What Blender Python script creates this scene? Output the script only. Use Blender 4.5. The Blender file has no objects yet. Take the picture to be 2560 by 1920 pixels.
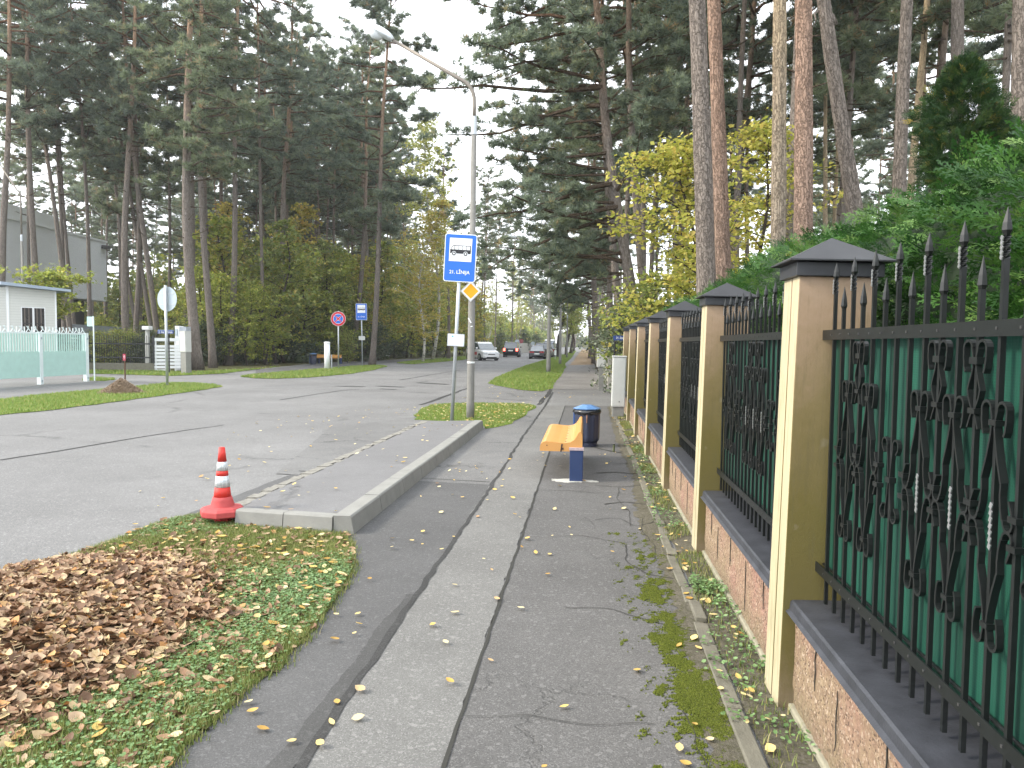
import bpy, bmesh, math, random
import numpy as np
from mathutils import Vector, Matrix, Quaternion
R = math.radians
sc = bpy.context.scene
col = sc.collection
random.seed(7); rng = np.random.default_rng(7)

# ------------------------------------------------------------------ camera
CAMH = 1.55; F = 1850.0; ROLL = 0.010
VPX, VPY = 1465.0, 862.0          # where the street direction (+Y) meets the picture
def _cam():
    dx, dy = (VPX-1280), -(VPY-960)
    c, s = math.cos(ROLL), math.sin(ROLL)
    px, py = dx*c - dy*s, dx*s + dy*c      # undo the roll
    pitch = math.atan2(py, F)              # VP above centre -> camera looks down
    yaw = math.atan2(px, math.hypot(F, py))
    m = Matrix.Rotation(yaw, 3, 'Z') @ Matrix.Rotation(R(90)-pitch, 3, 'X') @ Matrix.Rotation(ROLL, 3, 'Z')
    return m
CM = _cam(); CP = Vector((0, 0, CAMH))
def ray(u, v):
    return (CM @ Vector(((u-1280)/F, -(v-960)/F, -1))).normalized()
def G(u, v, z=0.0):
    d = ray(u, v); t = (z-CAMH)/d.z
    return CP + d*t
def PY(u, v, Y):
    d = ray(u, v); return CP + d*(Y/d.y)
def PX(u, v, X):
    d = ray(u, v); return CP + d*(X/d.x)
cam = bpy.data.cameras.new('camera'); co = bpy.data.objects.new('camera', cam); col.objects.link(co)
co.matrix_world = Matrix.Translation(CP) @ CM.to_4x4()
cam.sensor_width = 36; cam.lens = F/2560*36; cam.clip_start = 0.05; cam.clip_end = 3000
sc.camera = co

# ------------------------------------------------------------------ light
SUN_EL, SUN_AZ = 36, -104           # degrees; azimuth measured from +Y, negative = left
world = bpy.data.worlds.new('World'); sc.world = world; world.use_nodes = True
wn, wl = world.node_tree.nodes, world.node_tree.links
wn.clear()
out = wn.new('ShaderNodeOutputWorld'); bg = wn.new('ShaderNodeBackground')
sky = wn.new('ShaderNodeTexSky'); sky.sky_type = 'NISHITA'; sky.sun_disc = False
sky.sun_elevation = R(SUN_EL); sky.sun_rotation = R(SUN_AZ); sky.air_density = 1.3; sky.dust_density = 3
tc = wn.new('ShaderNodeTexCoord'); nz = wn.new('ShaderNodeTexNoise'); nz.inputs['Scale'].default_value = 2.2
nz.inputs['Detail'].default_value = 6; nz.inputs['Roughness'].default_value = .6
cr = wn.new('ShaderNodeValToRGB'); cr.color_ramp.elements[0].position = .30; cr.color_ramp.elements[1].position = .58
cr.color_ramp.elements[0].color = (.82,.82,.82,1); cr.color_ramp.elements[1].color = (1,1,1,1)
mx = wn.new('ShaderNodeMix'); mx.data_type = 'RGBA'
mx.inputs[7].default_value = (11.0, 11.4, 12.0, 1)
wl.new(tc.outputs['Generated'], nz.inputs['Vector']); wl.new(nz.outputs['Fac'], cr.inputs['Fac'])
wl.new(cr.outputs['Color'], mx.inputs[0]); wl.new(sky.outputs['Color'], mx.inputs[6])
wl.new(mx.outputs[2], bg.inputs['Color']); bg.inputs['Strength'].default_value = .10
wl.new(bg.outputs[0], out.inputs[0])
HAZE = .0005
sun = bpy.data.lights.new('sun', 'SUN'); sun.energy = 1.9; sun.angle = R(12); sun.color = (1, .90, .76)
so = bpy.data.objects.new('sun', sun); col.objects.link(so)
sd = Vector((math.sin(R(SUN_AZ))*math.cos(R(SUN_EL)), math.cos(R(SUN_AZ))*math.cos(R(SUN_EL)), math.sin(R(SUN_EL))))
so.rotation_euler = sd.to_track_quat('Z', 'Y').to_euler(); so.location = (-20, 0, 30)
sc.view_settings.view_transform = 'Standard'; sc.view_settings.look = 'None'
sc.view_settings.exposure = 1.48; sc.view_settings.gamma = 1
try:
    sc.cycles.max_bounces = 8; sc.cycles.diffuse_bounces = 5; sc.cycles.transparent_max_bounces = 8
    sc.cycles.caustics_reflective = False; sc.cycles.caustics_refractive = False
except Exception: pass

# ------------------------------------------------------------------ mesh helpers
class MB:
    def __init__(s): s.v = []; s.f = []; s.m = []; s.mi = 0
    def add(s, vs, fs):
        b = len(s.v); s.v += [tuple(p) for p in vs]
        s.f += [tuple(i+b for i in f) for f in fs]; s.m += [s.mi]*len(fs)
    def box(s, x0, x1, y0, y1, z0, z1):
        s.add([(x0,y0,z0),(x1,y0,z0),(x1,y1,z0),(x0,y1,z0),(x0,y0,z1),(x1,y0,z1),(x1,y1,z1),(x0,y1,z1)],
              [(0,3,2,1),(4,5,6,7),(0,1,5,4),(1,2,6,5),(2,3,7,6),(3,0,4,7)])
    def obox(s, c, ax, ay, az):
        "box about c with half-axis vectors"
        c = Vector(c); ax, ay, az = Vector(ax), Vector(ay), Vector(az)
        vs = [c+ax*i+ay*j+az*k for k in (-1,1) for j in (-1,1) for i in (-1,1)]
        s.add(vs, [(0,2,3,1),(4,5,7,6),(0,1,5,4),(1,3,7,5),(3,2,6,7),(2,0,4,6)])
    def tube(s, pts, rad, n=8, cap=True):
        pts = [Vector(p) for p in pts]; k = len(pts)
        if not hasattr(rad, '__len__'): rad = [rad]*k
        vs = []; up = None
        for i, p in enumerate(pts):
            d = (pts[min(i+1,k-1)]-pts[max(i-1,0)]).normalized()
            if up is None:
                up = Vector((0,0,1)) if abs(d.z) < .9 else Vector((1,0,0))
            a = d.cross(up).normalized(); b = a.cross(d); up = b
            for j in range(n):
                t = 2*math.pi*j/n; vs.append(p+(a*math.cos(t)+b*math.sin(t))*rad[i])
        fs = [(i*n+j, i*n+(j+1)%n, (i+1)*n+(j+1)%n, (i+1)*n+j) for i in range(k-1) for j in range(n)]
        if cap: fs += [tuple(range(n))[::-1], tuple((k-1)*n+j for j in range(n))]
        s.add(vs, fs)
    def lathe(s, c, prof, n=16, cap=True):
        c = Vector(c); vs = []
        for r, z in prof:
            for j in range(n):
                t = 2*math.pi*j/n; vs.append((c.x+r*math.cos(t), c.y+r*math.sin(t), c.z+z))
        k = len(prof)
        fs = [(i*n+j, i*n+(j+1)%n, (i+1)*n+(j+1)%n, (i+1)*n+j) for i in range(k-1) for j in range(n)]
        if cap: fs += [tuple(range(n))[::-1], tuple((k-1)*n+j for j in range(n))]
        s.add(vs, fs)
    def strip(s, pts, w, t, X):
        "flat bar swept along pts (y,z) in the plane x=X: w wide in x, t thick in the plane"
        k = len(pts); vs = []
        for i in range(k):
            a = pts[max(i-1,0)]; b = pts[min(i+1,k-1)]
            dy, dz = b[0]-a[0], b[1]-a[1]; L = math.hypot(dy, dz) or 1
            ny, nz_ = -dz/L*t/2, dy/L*t/2; y, z = pts[i]
            vs += [(X-w/2, y-ny, z-nz_), (X+w/2, y-ny, z-nz_), (X+w/2, y+ny, z+nz_), (X-w/2, y+ny, z+nz_)]
        fs = [(i*4+j, i*4+(j+1)%4, i*4+4+(j+1)%4, i*4+4+j) for i in range(k-1) for j in range(4)]
        fs += [(3,2,1,0), tuple((k-1)*4+j for j in range(4))]
        s.add(vs, fs)
    def poly(s, pts, z0, z1=None):
        "prism over a polygon"
        n = len(pts)
        if z1 is None: s.add([(p[0],p[1],z0) for p in pts], [tuple(range(n))]); return
        s.add([(p[0],p[1],z0) for p in pts]+[(p[0],p[1],z1) for p in pts],
              [tuple(range(n))[::-1], tuple(range(n,2*n))]+[(i,(i+1)%n,n+(i+1)%n,n+i) for i in range(n)])
    def mesh(s, name, mats, smooth=False):
        me = bpy.data.meshes.new(name); me.from_pydata(s.v, [], s.f)
        for m in (mats if isinstance(mats, (list, tuple)) else [mats]): me.materials.append(m)
        if max(s.m+[0]) > 0: me.polygons.foreach_set('material_index', s.m)
        if smooth: me.shade_smooth() if hasattr(me, 'shade_smooth') else None
        me.update(); return me
    def obj(s, name, mats, parent=None, smooth=False, bevel=0, fixn=False):
        me = s.mesh(name, mats, smooth)
        if fixn or bevel:
            bm = bmesh.new(); bm.from_mesh(me)
            bmesh.ops.recalc_face_normals(bm, faces=bm.faces)
            if bevel:
                ed = [e for e in bm.edges if len(e.link_faces) == 2 and e.calc_face_angle(0) > .6]
                bmesh.ops.bevel(bm, geom=ed, offset=bevel, segments=2, profile=.5, affect='EDGES')
            bm.to_mesh(me); bm.free()
        return link(name, me, parent)
def link(name, me, parent=None, loc=None):
    o = bpy.data.objects.new(name, me); col.objects.link(o)
    if parent: o.parent = parent
    if loc is not None: o.location = loc
    return o
def tag(o, label=None, cat=None, group=None, kind=None):
    if label: o['label'] = label
    if cat: o['category'] = cat
    if group: o['group'] = group
    if kind: o['kind'] = kind
    return o
def thing(name, label, cat, loc=(0,0,0), rz=0, group=None):
    o = link(name, None); o.location = loc; o.rotation_euler = (0,0,rz)
    return tag(o, label, cat, group)
def copy_tree(o, parent=None):
    c = o.copy(); col.objects.link(c); c.parent = parent
    for ch in o.children: copy_tree(ch, c)
    return c
def fast_mesh(name, V, Fc, mats, rnd=None, smooth=False):
    "V Nx3 float, Fc MxK ints (all the same K)"
    me = bpy.data.meshes.new(name); N, (M, K) = len(V), Fc.shape
    me.vertices.add(N); me.vertices.foreach_set('co', np.asarray(V, np.float32).ravel())
    me.loops.add(M*K); me.loops.foreach_set('vertex_index', Fc.astype(np.int32).ravel())
    me.polygons.add(M); me.polygons.foreach_set('loop_start', np.arange(0, M*K, K, dtype=np.int32))
    try: me.polygons.foreach_set('loop_total', np.full(M, K, np.int32))
    except Exception: pass
    for m in (mats if isinstance(mats, (list, tuple)) else [mats]): me.materials.append(m)
    if rnd is not None:
        a = me.attributes.new('rnd', 'FLOAT', 'POINT'); a.data.foreach_set('value', np.asarray(rnd, np.float32))
    me.update(calc_edges=True)
    return me
def rand_rot(n, tilt=1.0, r=None):
    "random rotation matrices; tilt 0 = only about z, 1 = any"
    r = r or rng
    az = r.uniform(0, 2*np.pi, n); tl = r.uniform(0, np.pi*tilt, n); s = r.uniform(0, 2*np.pi, n)
    ca, sa, ct, st, cs, ss = np.cos(az), np.sin(az), np.cos(tl), np.sin(tl), np.cos(s), np.sin(s)
    Rz = np.zeros((n,3,3)); Rz[:,0,0]=ca; Rz[:,0,1]=-sa; Rz[:,1,0]=sa; Rz[:,1,1]=ca; Rz[:,2,2]=1
    Rx = np.zeros((n,3,3)); Rx[:,0,0]=1; Rx[:,1,1]=ct; Rx[:,1,2]=-st; Rx[:,2,1]=st; Rx[:,2,2]=ct
    Rs = np.zeros((n,3,3)); Rs[:,0,0]=cs; Rs[:,0,1]=-ss; Rs[:,1,0]=ss; Rs[:,1,1]=cs; Rs[:,2,2]=1
    return Rz @ Rx @ Rs
def scatter(name, P, Rm, S, tv, tf, mats, rnd=None, r=None):
    P = np.asarray(P, float); n = len(P); tv = np.asarray(tv, float); tf = np.asarray(tf)
    S = np.asarray(S, float)
    if S.ndim == 1: S = S[:,None]
    V = np.einsum('nij,nmj->nmi', Rm, tv[None]*S[:,None,:]) + P[:,None,:]
    Fc = (tf[None]+(np.arange(n)*len(tv))[:,None,None]).reshape(-1, tf.shape[1])
    if rnd is None: rnd = (r or rng).uniform(0, 1, n)
    return fast_mesh(name, V.reshape(-1,3), Fc, mats, np.repeat(rnd, len(tv)))
def poly_sample(pts, n, r=None):
    "n random points in a polygon (xy)"
    r = r or rng; P = np.array([(p[0],p[1]) for p in pts]); lo, hi = P.min(0), P.max(0); res = np.zeros((0,2))
    while len(res) < n:
        q = r.uniform(lo, hi, (n*2,2)); res = np.vstack([res, q[inside(P, q)]])
    return res[:n]
def inside(P, q):
    c = np.zeros(len(q), bool); k = len(P)
    for i in range(k):
        a, b = P[i], P[i-1]
        with np.errstate(divide='ignore', invalid='ignore'):
            cond = ((a[1] > q[:,1]) != (b[1] > q[:,1])) & (q[:,0] < (b[0]-a[0])*(q[:,1]-a[1])/(b[1]-a[1]+1e-12)+a[0])
        c ^= cond
    return c
def wob(pts, step, amp, seed=0, closed=True):
    "subdivide a polygon outline and jitter it"
    r = random.Random(seed); res = []; n = len(pts)
    for i in range(n if closed else n-1):
        a, b = Vector(pts[i][:2]), Vector(pts[(i+1)%n][:2]); L = (b-a).length; k = max(1, min(400, int(L/step)))
        nn = Vector((-(b-a).y, (b-a).x)).normalized() if L > 0 else Vector((0,0))
        for j in range(k):
            res.append(a.lerp(b, j/k) + nn*(r.uniform(-amp, amp) if j else 0))
    if not closed: res.append(Vector(pts[-1][:2]))
    return res

# ------------------------------------------------------------------ material helpers
class NT:
    def __init__(s, name):
        s.m = bpy.data.materials.new(name); s.m.use_nodes = True; s.t = s.m.node_tree; s.n = s.t.nodes; s.l = s.t.links
        s.b = s.n['Principled BSDF']; s.b.inputs['Specular IOR Level'].default_value = .3
        s.tc = s.n.new('ShaderNodeTexCoord')
    def src(s, x, sock):
        if hasattr(x, 'is_linked') or hasattr(x, 'links'): s.l.new(x, sock)
        else:
            if sock.type == 'RGBA' and not hasattr(x, '__len__'): x = (x,x,x,1)
            if hasattr(x, '__len__') and len(x) == 3 and sock.type == 'RGBA': x = (*x, 1)
            sock.default_value = x
    def co(s, scale=(1,1,1), which='Object', rot=(0,0,0)):
        mp = s.n.new('ShaderNodeMapping'); mp.inputs['Scale'].default_value = scale; mp.inputs['Rotation'].default_value = rot
        s.l.new(s.tc.outputs[which], mp.inputs['Vector']); return mp.outputs[0]
    def noise(s, scale, detail=4, rough=.6, vec=None, out='Fac', dist=0):
        t = s.n.new('ShaderNodeTexNoise'); t.inputs['Scale'].default_value = scale; t.inputs['Detail'].default_value = detail
        t.inputs['Roughness'].default_value = rough; t.inputs['Distortion'].default_value = dist
        s.l.new(vec if vec is not None else s.tc.outputs['Object'], t.inputs['Vector']); return t.outputs[out]
    def voro(s, scale, feat='F1', vec=None, out='Distance', rand=1):
        t = s.n.new('ShaderNodeTexVoronoi'); t.feature = feat; t.inputs['Scale'].default_value = scale
        t.inputs['Randomness'].default_value = rand
        s.l.new(vec if vec is not None else s.tc.outputs['Object'], t.inputs['Vector']); return t.outputs[out]
    def attr(s, name, out='Fac'):
        t = s.n.new('ShaderNodeAttribute'); t.attribute_name = name; return t.outputs[out]
    def ramp(s, fac, stops, interp='LINEAR'):
        t = s.n.new('ShaderNodeValToRGB'); t.color_ramp.interpolation = interp; e = t.color_ramp.elements
        while len(e) < len(stops): e.new(.5)
        for i, (p, c) in enumerate(stops):
            e[i].position = p; e[i].color = (*c, 1) if hasattr(c, '__len__') else (c,c,c,1)
        s.src(fac, t.inputs['Fac']); return t.outputs['Color']
    def mix(s, fac, a, b, mode='MIX'):
        t = s.n.new('ShaderNodeMix'); t.data_type = 'RGBA'; t.blend_type = mode
        s.src(fac, t.inputs[0]); s.src(a, t.inputs[6]); s.src(b, t.inputs[7]); return t.outputs[2]
    def math(s, op, a, b=0.0, c=None):
        t = s.n.new('ShaderNodeMath'); t.operation = op; s.src(a, t.inputs[0]); s.src(b, t.inputs[1])
        if c is not None: s.src(c, t.inputs[2])
        return t.outputs[0]
    def sep(s, vec):
        t = s.n.new('ShaderNodeSeparateXYZ'); s.l.new(vec, t.inputs[0]); return t.outputs
    def bump(s, h, strength=.5, dist=.01):
        t = s.n.new('ShaderNodeBump'); t.inputs['Strength'].default_value = strength; t.inputs['Distance'].default_value = dist
        s.src(h, t.inputs['Height']); s.l.new(t.outputs[0], s.b.inputs['Normal']); return t
    def done(s, color, rough=.8, metal=0, spec=None):
        s.src(color, s.b.inputs['Base Color']); s.src(rough, s.b.inputs['Roughness']); s.src(metal, s.b.inputs['Metallic'])
        if spec is not None: s.b.inputs['Specular IOR Level'].default_value = spec
        return s.m
def flat(name, c, rough=.5, metal=0, var=.12, scale=9, bump=0, spec=.4, emis=None):
    t = NT(name); n = t.noise(scale, 5)
    colr = t.mix(n, tuple(x*(1-var) for x in c), tuple(min(1, x*(1+var)) for x in c))
    if bump: t.bump(t.noise(scale*12, 3), bump, .004)
    if emis: t.b.inputs['Emission Color'].default_value = (*emis[:3], 1); t.b.inputs['Emission Strength'].default_value = emis[3]
    return t.done(colr, rough, metal, spec)
def leafmat(name, stops, rough=.55, trans=.35, spec=.25):
    "foliage: colour by a per-leaf random attribute, some light passing through"
    t = NT(name); a = t.attr('rnd'); big = t.noise(.9, 2)
    c = t.ramp(a, stops); c = t.mix(t.math('MULTIPLY', big, .35), c, tuple(x*.75 for x in stops[0][1]))
    t.done(c, rough, 0, spec)
    if trans:
        tr = t.n.new('ShaderNodeBsdfTranslucent'); t.l.new(c, tr.inputs['Color'])
        ms = t.n.new('ShaderNodeMixShader'); ms.inputs[0].default_value = trans
        o = t.n['Material Output']; t.l.new(t.b.outputs[0], ms.inputs[1]); t.l.new(tr.outputs[0], ms.inputs[2]); t.l.new(ms.outputs[0], o.inputs[0])
    return t.m
# ------------------------------------------------------------------ ground materials
def asphalt(name, base, speck=.35, crack=0.0, cscale=.8, tint=(1,1,.985), seed=0, patch=.22):
    base *= .85; t = NT(name); v = t.co()
    big = t.noise(.35+seed*.01, 5, .6); mid = t.noise(3.1, 5, .65); fine = t.noise(160, 2, .7); grit = t.voro(210, out='Color'); grit2 = t.voro(60, out='Color')
    g = t.sep(grit)[0]
    c0 = tuple(base*x for x in tint)
    c = t.mix(t.ramp(big, [(.35,0),(.68,1)]), tuple(x*(1-patch) for x in c0), tuple(x*(1+patch*.7) for x in c0))
    c = t.mix(t.math('MULTIPLY', t.ramp(mid, [(.4,0),(.75,1)]), .5), c, tuple(x*.72 for x in c0))
    c = t.mix(t.math('MULTIPLY', t.ramp(g, [(.80,0),(.9,1)]), speck), c, tuple(min(.75,x*2.3) for x in c0))
    c = t.mix(t.math('MULTIPLY', t.ramp(g, [(.10,1),(.2,0)]), speck*1.3), c, tuple(x*.35 for x in c0))
    c = t.mix(t.math('MULTIPLY', t.ramp(fine, [(.35,1),(.55,0)]), .35), c, tuple(x*.5 for x in c0))
    g2 = t.sep(grit2)[1]; c = t.mix(t.math('MULTIPLY', t.ramp(g2, [(.93,0),(.97,1)]), speck), c, tuple(min(.7,x*1.9) for x in c0)); st_ = t.noise(.9, 6, .75, dist=1.5); c = t.mix(t.math('MULTIPLY', t.ramp(st_, [(.55,0),(.72,1)]), .35), c, tuple(x*.66 for x in c0)); h = t.math('ADD', g, t.math('MULTIPLY', fine, .8))
    if crack:
        wv = t.n.new('ShaderNodeVectorMath'); wv.operation = 'ADD'; nn = t.noise(2.3, 5, .7, out='Color')
        sc_ = t.n.new('ShaderNodeVectorMath'); sc_.operation = 'SCALE'; sc_.inputs[3].default_value = .55; t.l.new(nn, sc_.inputs[0])
        t.l.new(v, wv.inputs[0]); t.l.new(sc_.outputs[0], wv.inputs[1])
        e = t.voro(cscale, 'DISTANCE_TO_EDGE', vec=wv.outputs[0]); area = t.ramp(t.noise(.6, 3), [(.47,0),(.56,1)])
        k = t.math('MULTIPLY', t.ramp(e, [(.004,1),(.014,0)]), area)
        c = t.mix(t.math('MULTIPLY', k, crack), c, (.03,.03,.027)); h = t.math('SUBTRACT', h, t.math('MULTIPLY', k, 5))
    t.bump(h, .35, .006)
    return t.done(c, .9, 0, .25)
M = {}
M['road'] = asphalt('road_asphalt', .20, .35, .35, .16, (1,1,.99))
M['dark'] = asphalt('dark_asphalt', .115, .25, 0, tint=(1,1,1.0), seed=3)
M['mid'] = asphalt('mid_asphalt', .18, .3, .5, .5, seed=5)
M['slab'] = asphalt('pale_strip', .185, .3, 0, tint=(1,.995,.955), seed=8)
M['walk'] = asphalt('sidewalk_asphalt', .13, .35, .22, .85, (1,.985,.965), seed=9)
M['plat'] = asphalt('platform_asphalt', .19, .12, .25, .3, (1,1,1.01), seed=12, patch=.1)
M['dark2'] = asphalt('fresh_asphalt', .085, .2, 0, seed=15)
M['tar'] = asphalt('tar', .055, .3, 0, seed=14)
def litter(name, a, b, c3, s=1.0):
    t = NT(name); n1 = t.noise(.5*s, 6, .7); n2 = t.noise(14*s, 6, .75); n3 = t.voro(40*s, out='Color')
    c = t.mix(t.ramp(n1, [(.38,0),(.62,1)]), a, b); c = t.mix(t.math('MULTIPLY', t.ramp(n2, [(.45,0),(.62,1)]), .8), c, c3)
    c = t.mix(t.math('MULTIPLY', t.sep(n3)[0], .35), c, tuple(x*.3 for x in a))
    t.bump(n2, .8, .03); return t.done(c, .95, 0, .1)
M['floor'] = litter('forest_floor', (.075,.07,.035), (.06,.085,.028), (.12,.085,.045))
M['dirt'] = litter('dirt', (.125,.115,.09), (.17,.155,.125), (.09,.09,.05), 2.5)
M['turf'] = litter('turf', (.12,.15,.045), (.15,.16,.055), (.19,.15,.08), 1.6)
M['turf_far'] = litter('turf_far', (.11,.19,.035), (.15,.21,.045), (.20,.19,.06), 1.2)
M['kerb'] = flat('kerb_concrete', (.205,.205,.19), .9, var=.25, scale=6, bump=.5)
M['kerb_old'] = flat('old_kerb_concrete', (.20,.193,.17), .95, var=.6, scale=22, bump=1)
M['conc_rough'] = flat('rough_concrete', (.50,.50,.46), .95, var=.35, scale=45, bump=1)
M['stone'] = flat('mossy_stone', (.145,.138,.108), .95, var=.45, scale=9, bump=1)
def sheet(name, pts, z, mat, label=None):
    mb = MB(); P = [(p[0], p[1], z) for p in pts]
    bm = bmesh.new(); vs = [bm.verts.new(p) for p in P]; f = bm.faces.new(vs)
    if f.normal.z == 0: bm.normal_update()
    bm.normal_update()
    if f.normal.z < 0: f.normal_flip()
    bmesh.ops.triangulate(bm, faces=[f])
    me = bpy.data.meshes.new(name); bm.to_mesh(me); bm.free(); me.materials.append(mat)
    o = link(name, me); return tag(o, label, kind='structure')
def slabpoly(name, pts, z0, z1, mat):
    "raised sheet with a little thickness"
    mb = MB(); mb.poly(pts, z0, z1); o = mb.obj(name, mat, fixn=True)
    bm = bmesh.new(); bm.from_mesh(o.data); bmesh.ops.triangulate(bm, faces=[f for f in bm.faces if len(f.verts) > 4]); bm.to_mesh(o.data); bm.free()
    return tag(o, kind='structure')
sheet('ground', [(-140,-50),(140,-50),(140,500),(-140,500)], -.012, M['floor'])
sheet('road', [(-90,-20),(.93,-20),(.93,30),(.7,32),(.7,495),(-14,495),(-14,90),(-90,90)], -.004, M['road'])
g = lambda *a: [G(u, v) for u, v in a]
# forest floor left of the path and the far left bank
sheet('forest_ground', [(-90,95),(-90,41.5)] + wob(g((222,928),(380,930),(500,929),(640,922),(809,907),(977,899.5),(1146,892.5)), 2, .15, 3, False) + [(-12.5,130),(-12.5,495),(-90,495)], .0, M['floor'])
# pavement strips beside the fence
sheet('dark_pavement', wob([(-6,-1),(-1.0,-1),(-1.0,8.15),(-3.4,8.6),(-3.6,5)], .12, .012, 5), .002, M['dark'])
sheet('patched_pavement', wob([(-3.6,8.3),(-1.0,8.0),(-1.0,18.2),(-2.4,17.5),(-4.6,13)], .15, .012, 6), .0035, M['mid'])
sheet('pale_pavement', wob([(-1.02,-1),(-.5,-1),(-.5,18.7),(-1.02,18.7)], .12, .016, 7), .006, M['slab'])
sheet('sidewalk', wob([(-.5,-1),(.63,-1),(.63,18.8),(-.5,18.8)], .2, .008, 8), .006, M['walk'])
sheet('far_sidewalk', wob([(-1.25,25.5),(.62,25.5),(.62,300),(-1.25,300)], .8, .06, 9), .006, asphalt('far_walk', .21, .3, .3, .5, (1,.965,.92), 21))
sheet('leafy_path', wob([(-1.2,56),(.6,58),(.6,240),(-1.2,240)], .8, .12, 10), .010, litter('leafy_litter', (.26,.185,.115), (.30,.23,.15), (.20,.14,.08), 1))
sheet('left_path', wob(g((640,940),(640,924.5),(809,908.5),(977,900.5),(1146,893.5),(1200,889),(1170,893),(1000,905),(893,915),(800,926)), 1, .05, 11), .006, M['dark'])
sheet('fence_forecourt', wob(g((-150,970),(0,957),(216,950),(290,951),(400,955),(330,966),(135,983.5),(0,998),(-150,1010)), .7, .05, 12), .003, M['mid'])
sheet('soil_strip', wob([(.70,-1),(.93,-1),(.93,19.3),(.70,19.3)], .15, .01, 13), .003, M['dirt'])
# tar seams, joints and cracks as narrow dark ribbons
def ribbon(name, pts, w, z, mat, amp=.02, step=.1, seed=1):
    r = random.Random(seed); p = wob(pts, step, amp, seed, False); p = [p[0]]+[(p[i-1]+p[i]*2+p[i+1])/4 for i in range(1,len(p)-1)]+[p[-1]]; L = []; Rr = []; wr = [r.uniform(.4,1.4) for _ in range(len(p)+4)]; wr = [sum(wr[i:i+4])/4 for i in range(len(p))]
    for i, q in enumerate(p):
        d = (p[min(i+1,len(p)-1)]-p[max(i-1,0)]).normalized(); n = Vector((-d.y, d.x)); ww = w*wr[i]/2
        L.append(q+n*ww); Rr.append(q-n*ww)
    mb = MB(); k = len(p); mb.add([(q.x,q.y,z) for q in L]+[(q.x,q.y,z) for q in Rr], [(i,k+i,k+i+1,i+1) for i in range(k-1)])
    return tag(mb.obj(name, mat), kind='structure')
ribbon('tar_seam', [(-1.0,-1),(-1.01,4),(-1.0,8.5),(-1.03,12),(-1.0,18),(-1.05,24)], .040, .010, M['tar'], .018, .07, 2)
ribbon('tar_edge', [(-1.10,-1),(-1.07,2.6),(-1.04,4.4)], .10, .0078, M['dark2'], .018, .06, 3)
ribbon('pavement_joint', [(-.5,-1),(-.49,5),(-.5,12),(-.5,18.7)], .019, .0105, flat('joint_gap', (.03,.03,.026), .95), .006, .07, 4)
GAP = bpy.data.materials['joint_gap']
ribbon('cross_joint', [(-3.4,8.5),(-2.2,8.3),(-1.05,8.15)], .02, .0098, GAP, .008, .08, 5)
cr_ = [([(.62,4.0),(.35,4.15),(.18,4.3),(-.1,4.28)],.010), ([(.6,4.9),(.42,5.0),(.3,5.3),(.33,5.7)],.014), ([(.6,5.9),(.3,5.75),(.0,5.95),(-.2,5.9)],.008),
       ([(.61,6.5),(.45,6.3),(.3,6.6),(.1,6.5)],.012), ([(.6,7.2),(.4,7.3),(.2,7.15)],.03), ([(.62,8.2),(.4,8.05),(.12,8.1)],.02), ([(.6,8.9),(.35,9.0),(.15,8.9)],.05),
       ([(.58,9.7),(.3,9.6)],.02), ([(.5,5.3),(.55,5.7),(.48,6.1),(.53,6.6)],.009), ([(.4,6.3),(.42,6.9),(.33,7.4),(.38,8)],.009), ([(-.48,2.95),(-.2,3.0),(.05,2.93),(.3,2.98)],.006),
       ([(-.5,7.7),(-.2,7.8),(.1,7.7)],.012), ([(.45,2.2),(.47,2.7),(.43,3.1)],.008),([(-.5,12.4),(-.25,12.5),(-.1,12.3)],.03), ([(.55,10.6),(.3,10.9),(.1,11.2)],.05)]
for i, (p, w) in enumerate(cr_): ribbon('pavement_crack', p, w*.65, .0112+i*.0001, GAP, .02, .05, 20+i)
def road_crack(px, w, s): ribbon('road_crack', [G(u, v) for u, v in px], w, .001+s*.0001, M['tar'], .05, .3, 50+s)
road_crack([(1050,1012),(1080,1003),(1130,985),(1170,970)], .12, 1); road_crack([(0,1150),(160,1125),(400,1085),(560,1062)], .05, 2)
road_crack([(700,1000),(840,978),(900,972)], .06, 3); road_crack([(840,965),(910,967)], .35, 4); road_crack([(945,965),(1010,968)], .35, 5); road_crack([(1045,957),(1120,961)], .4, 6)
road_crack([(1345,1012),(1372,985),(1382,968)], .12, 7); road_crack([(950,972),(990,974)], .25, 8); road_crack([(1000,950),(1150,925)], .1, 9)
sheet('crumbled_edge', wob([(.53,-1),(.66,-1),(.66,18.7),(.56,18.7),(.50,12),(.57,9),(.47,6.5),(.55,4.6),(.50,3)], .06, .03, 14), .0098, M['dirt'])
# stepped old edging stones along the soil strip
mb = MB(); y = .3; r_ = random.Random(5)
while y < 18.6:
    L = r_.choice((.18,.3,.45,.7,.85)); x0 = .622+r_.uniform(-.012,.016); w_ = .075+r_.uniform(-.018,.004); zz_ = .027+r_.uniform(-.013,.010); t0_ = r_.uniform(-.012,.012); mb.add([(x0,y,-.03),(x0+w_,y,-.03),(x0+w_+t0_,y+L-.018,-.03),(x0+t0_,y+L-.018,-.03),(x0,y,zz_),(x0+w_,y,zz_-.004),(x0+w_+t0_,y+L-.018,zz_-.006),(x0+t0_,y+L-.018,zz_+.002)], [(0,3,2,1),(4,5,6,7),(0,1,5,4),(1,2,6,5),(2,3,7,6),(3,0,4,7)]); y += L
tag(mb.obj('edging_stones', M['stone'], bevel=.006), kind='structure')

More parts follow.
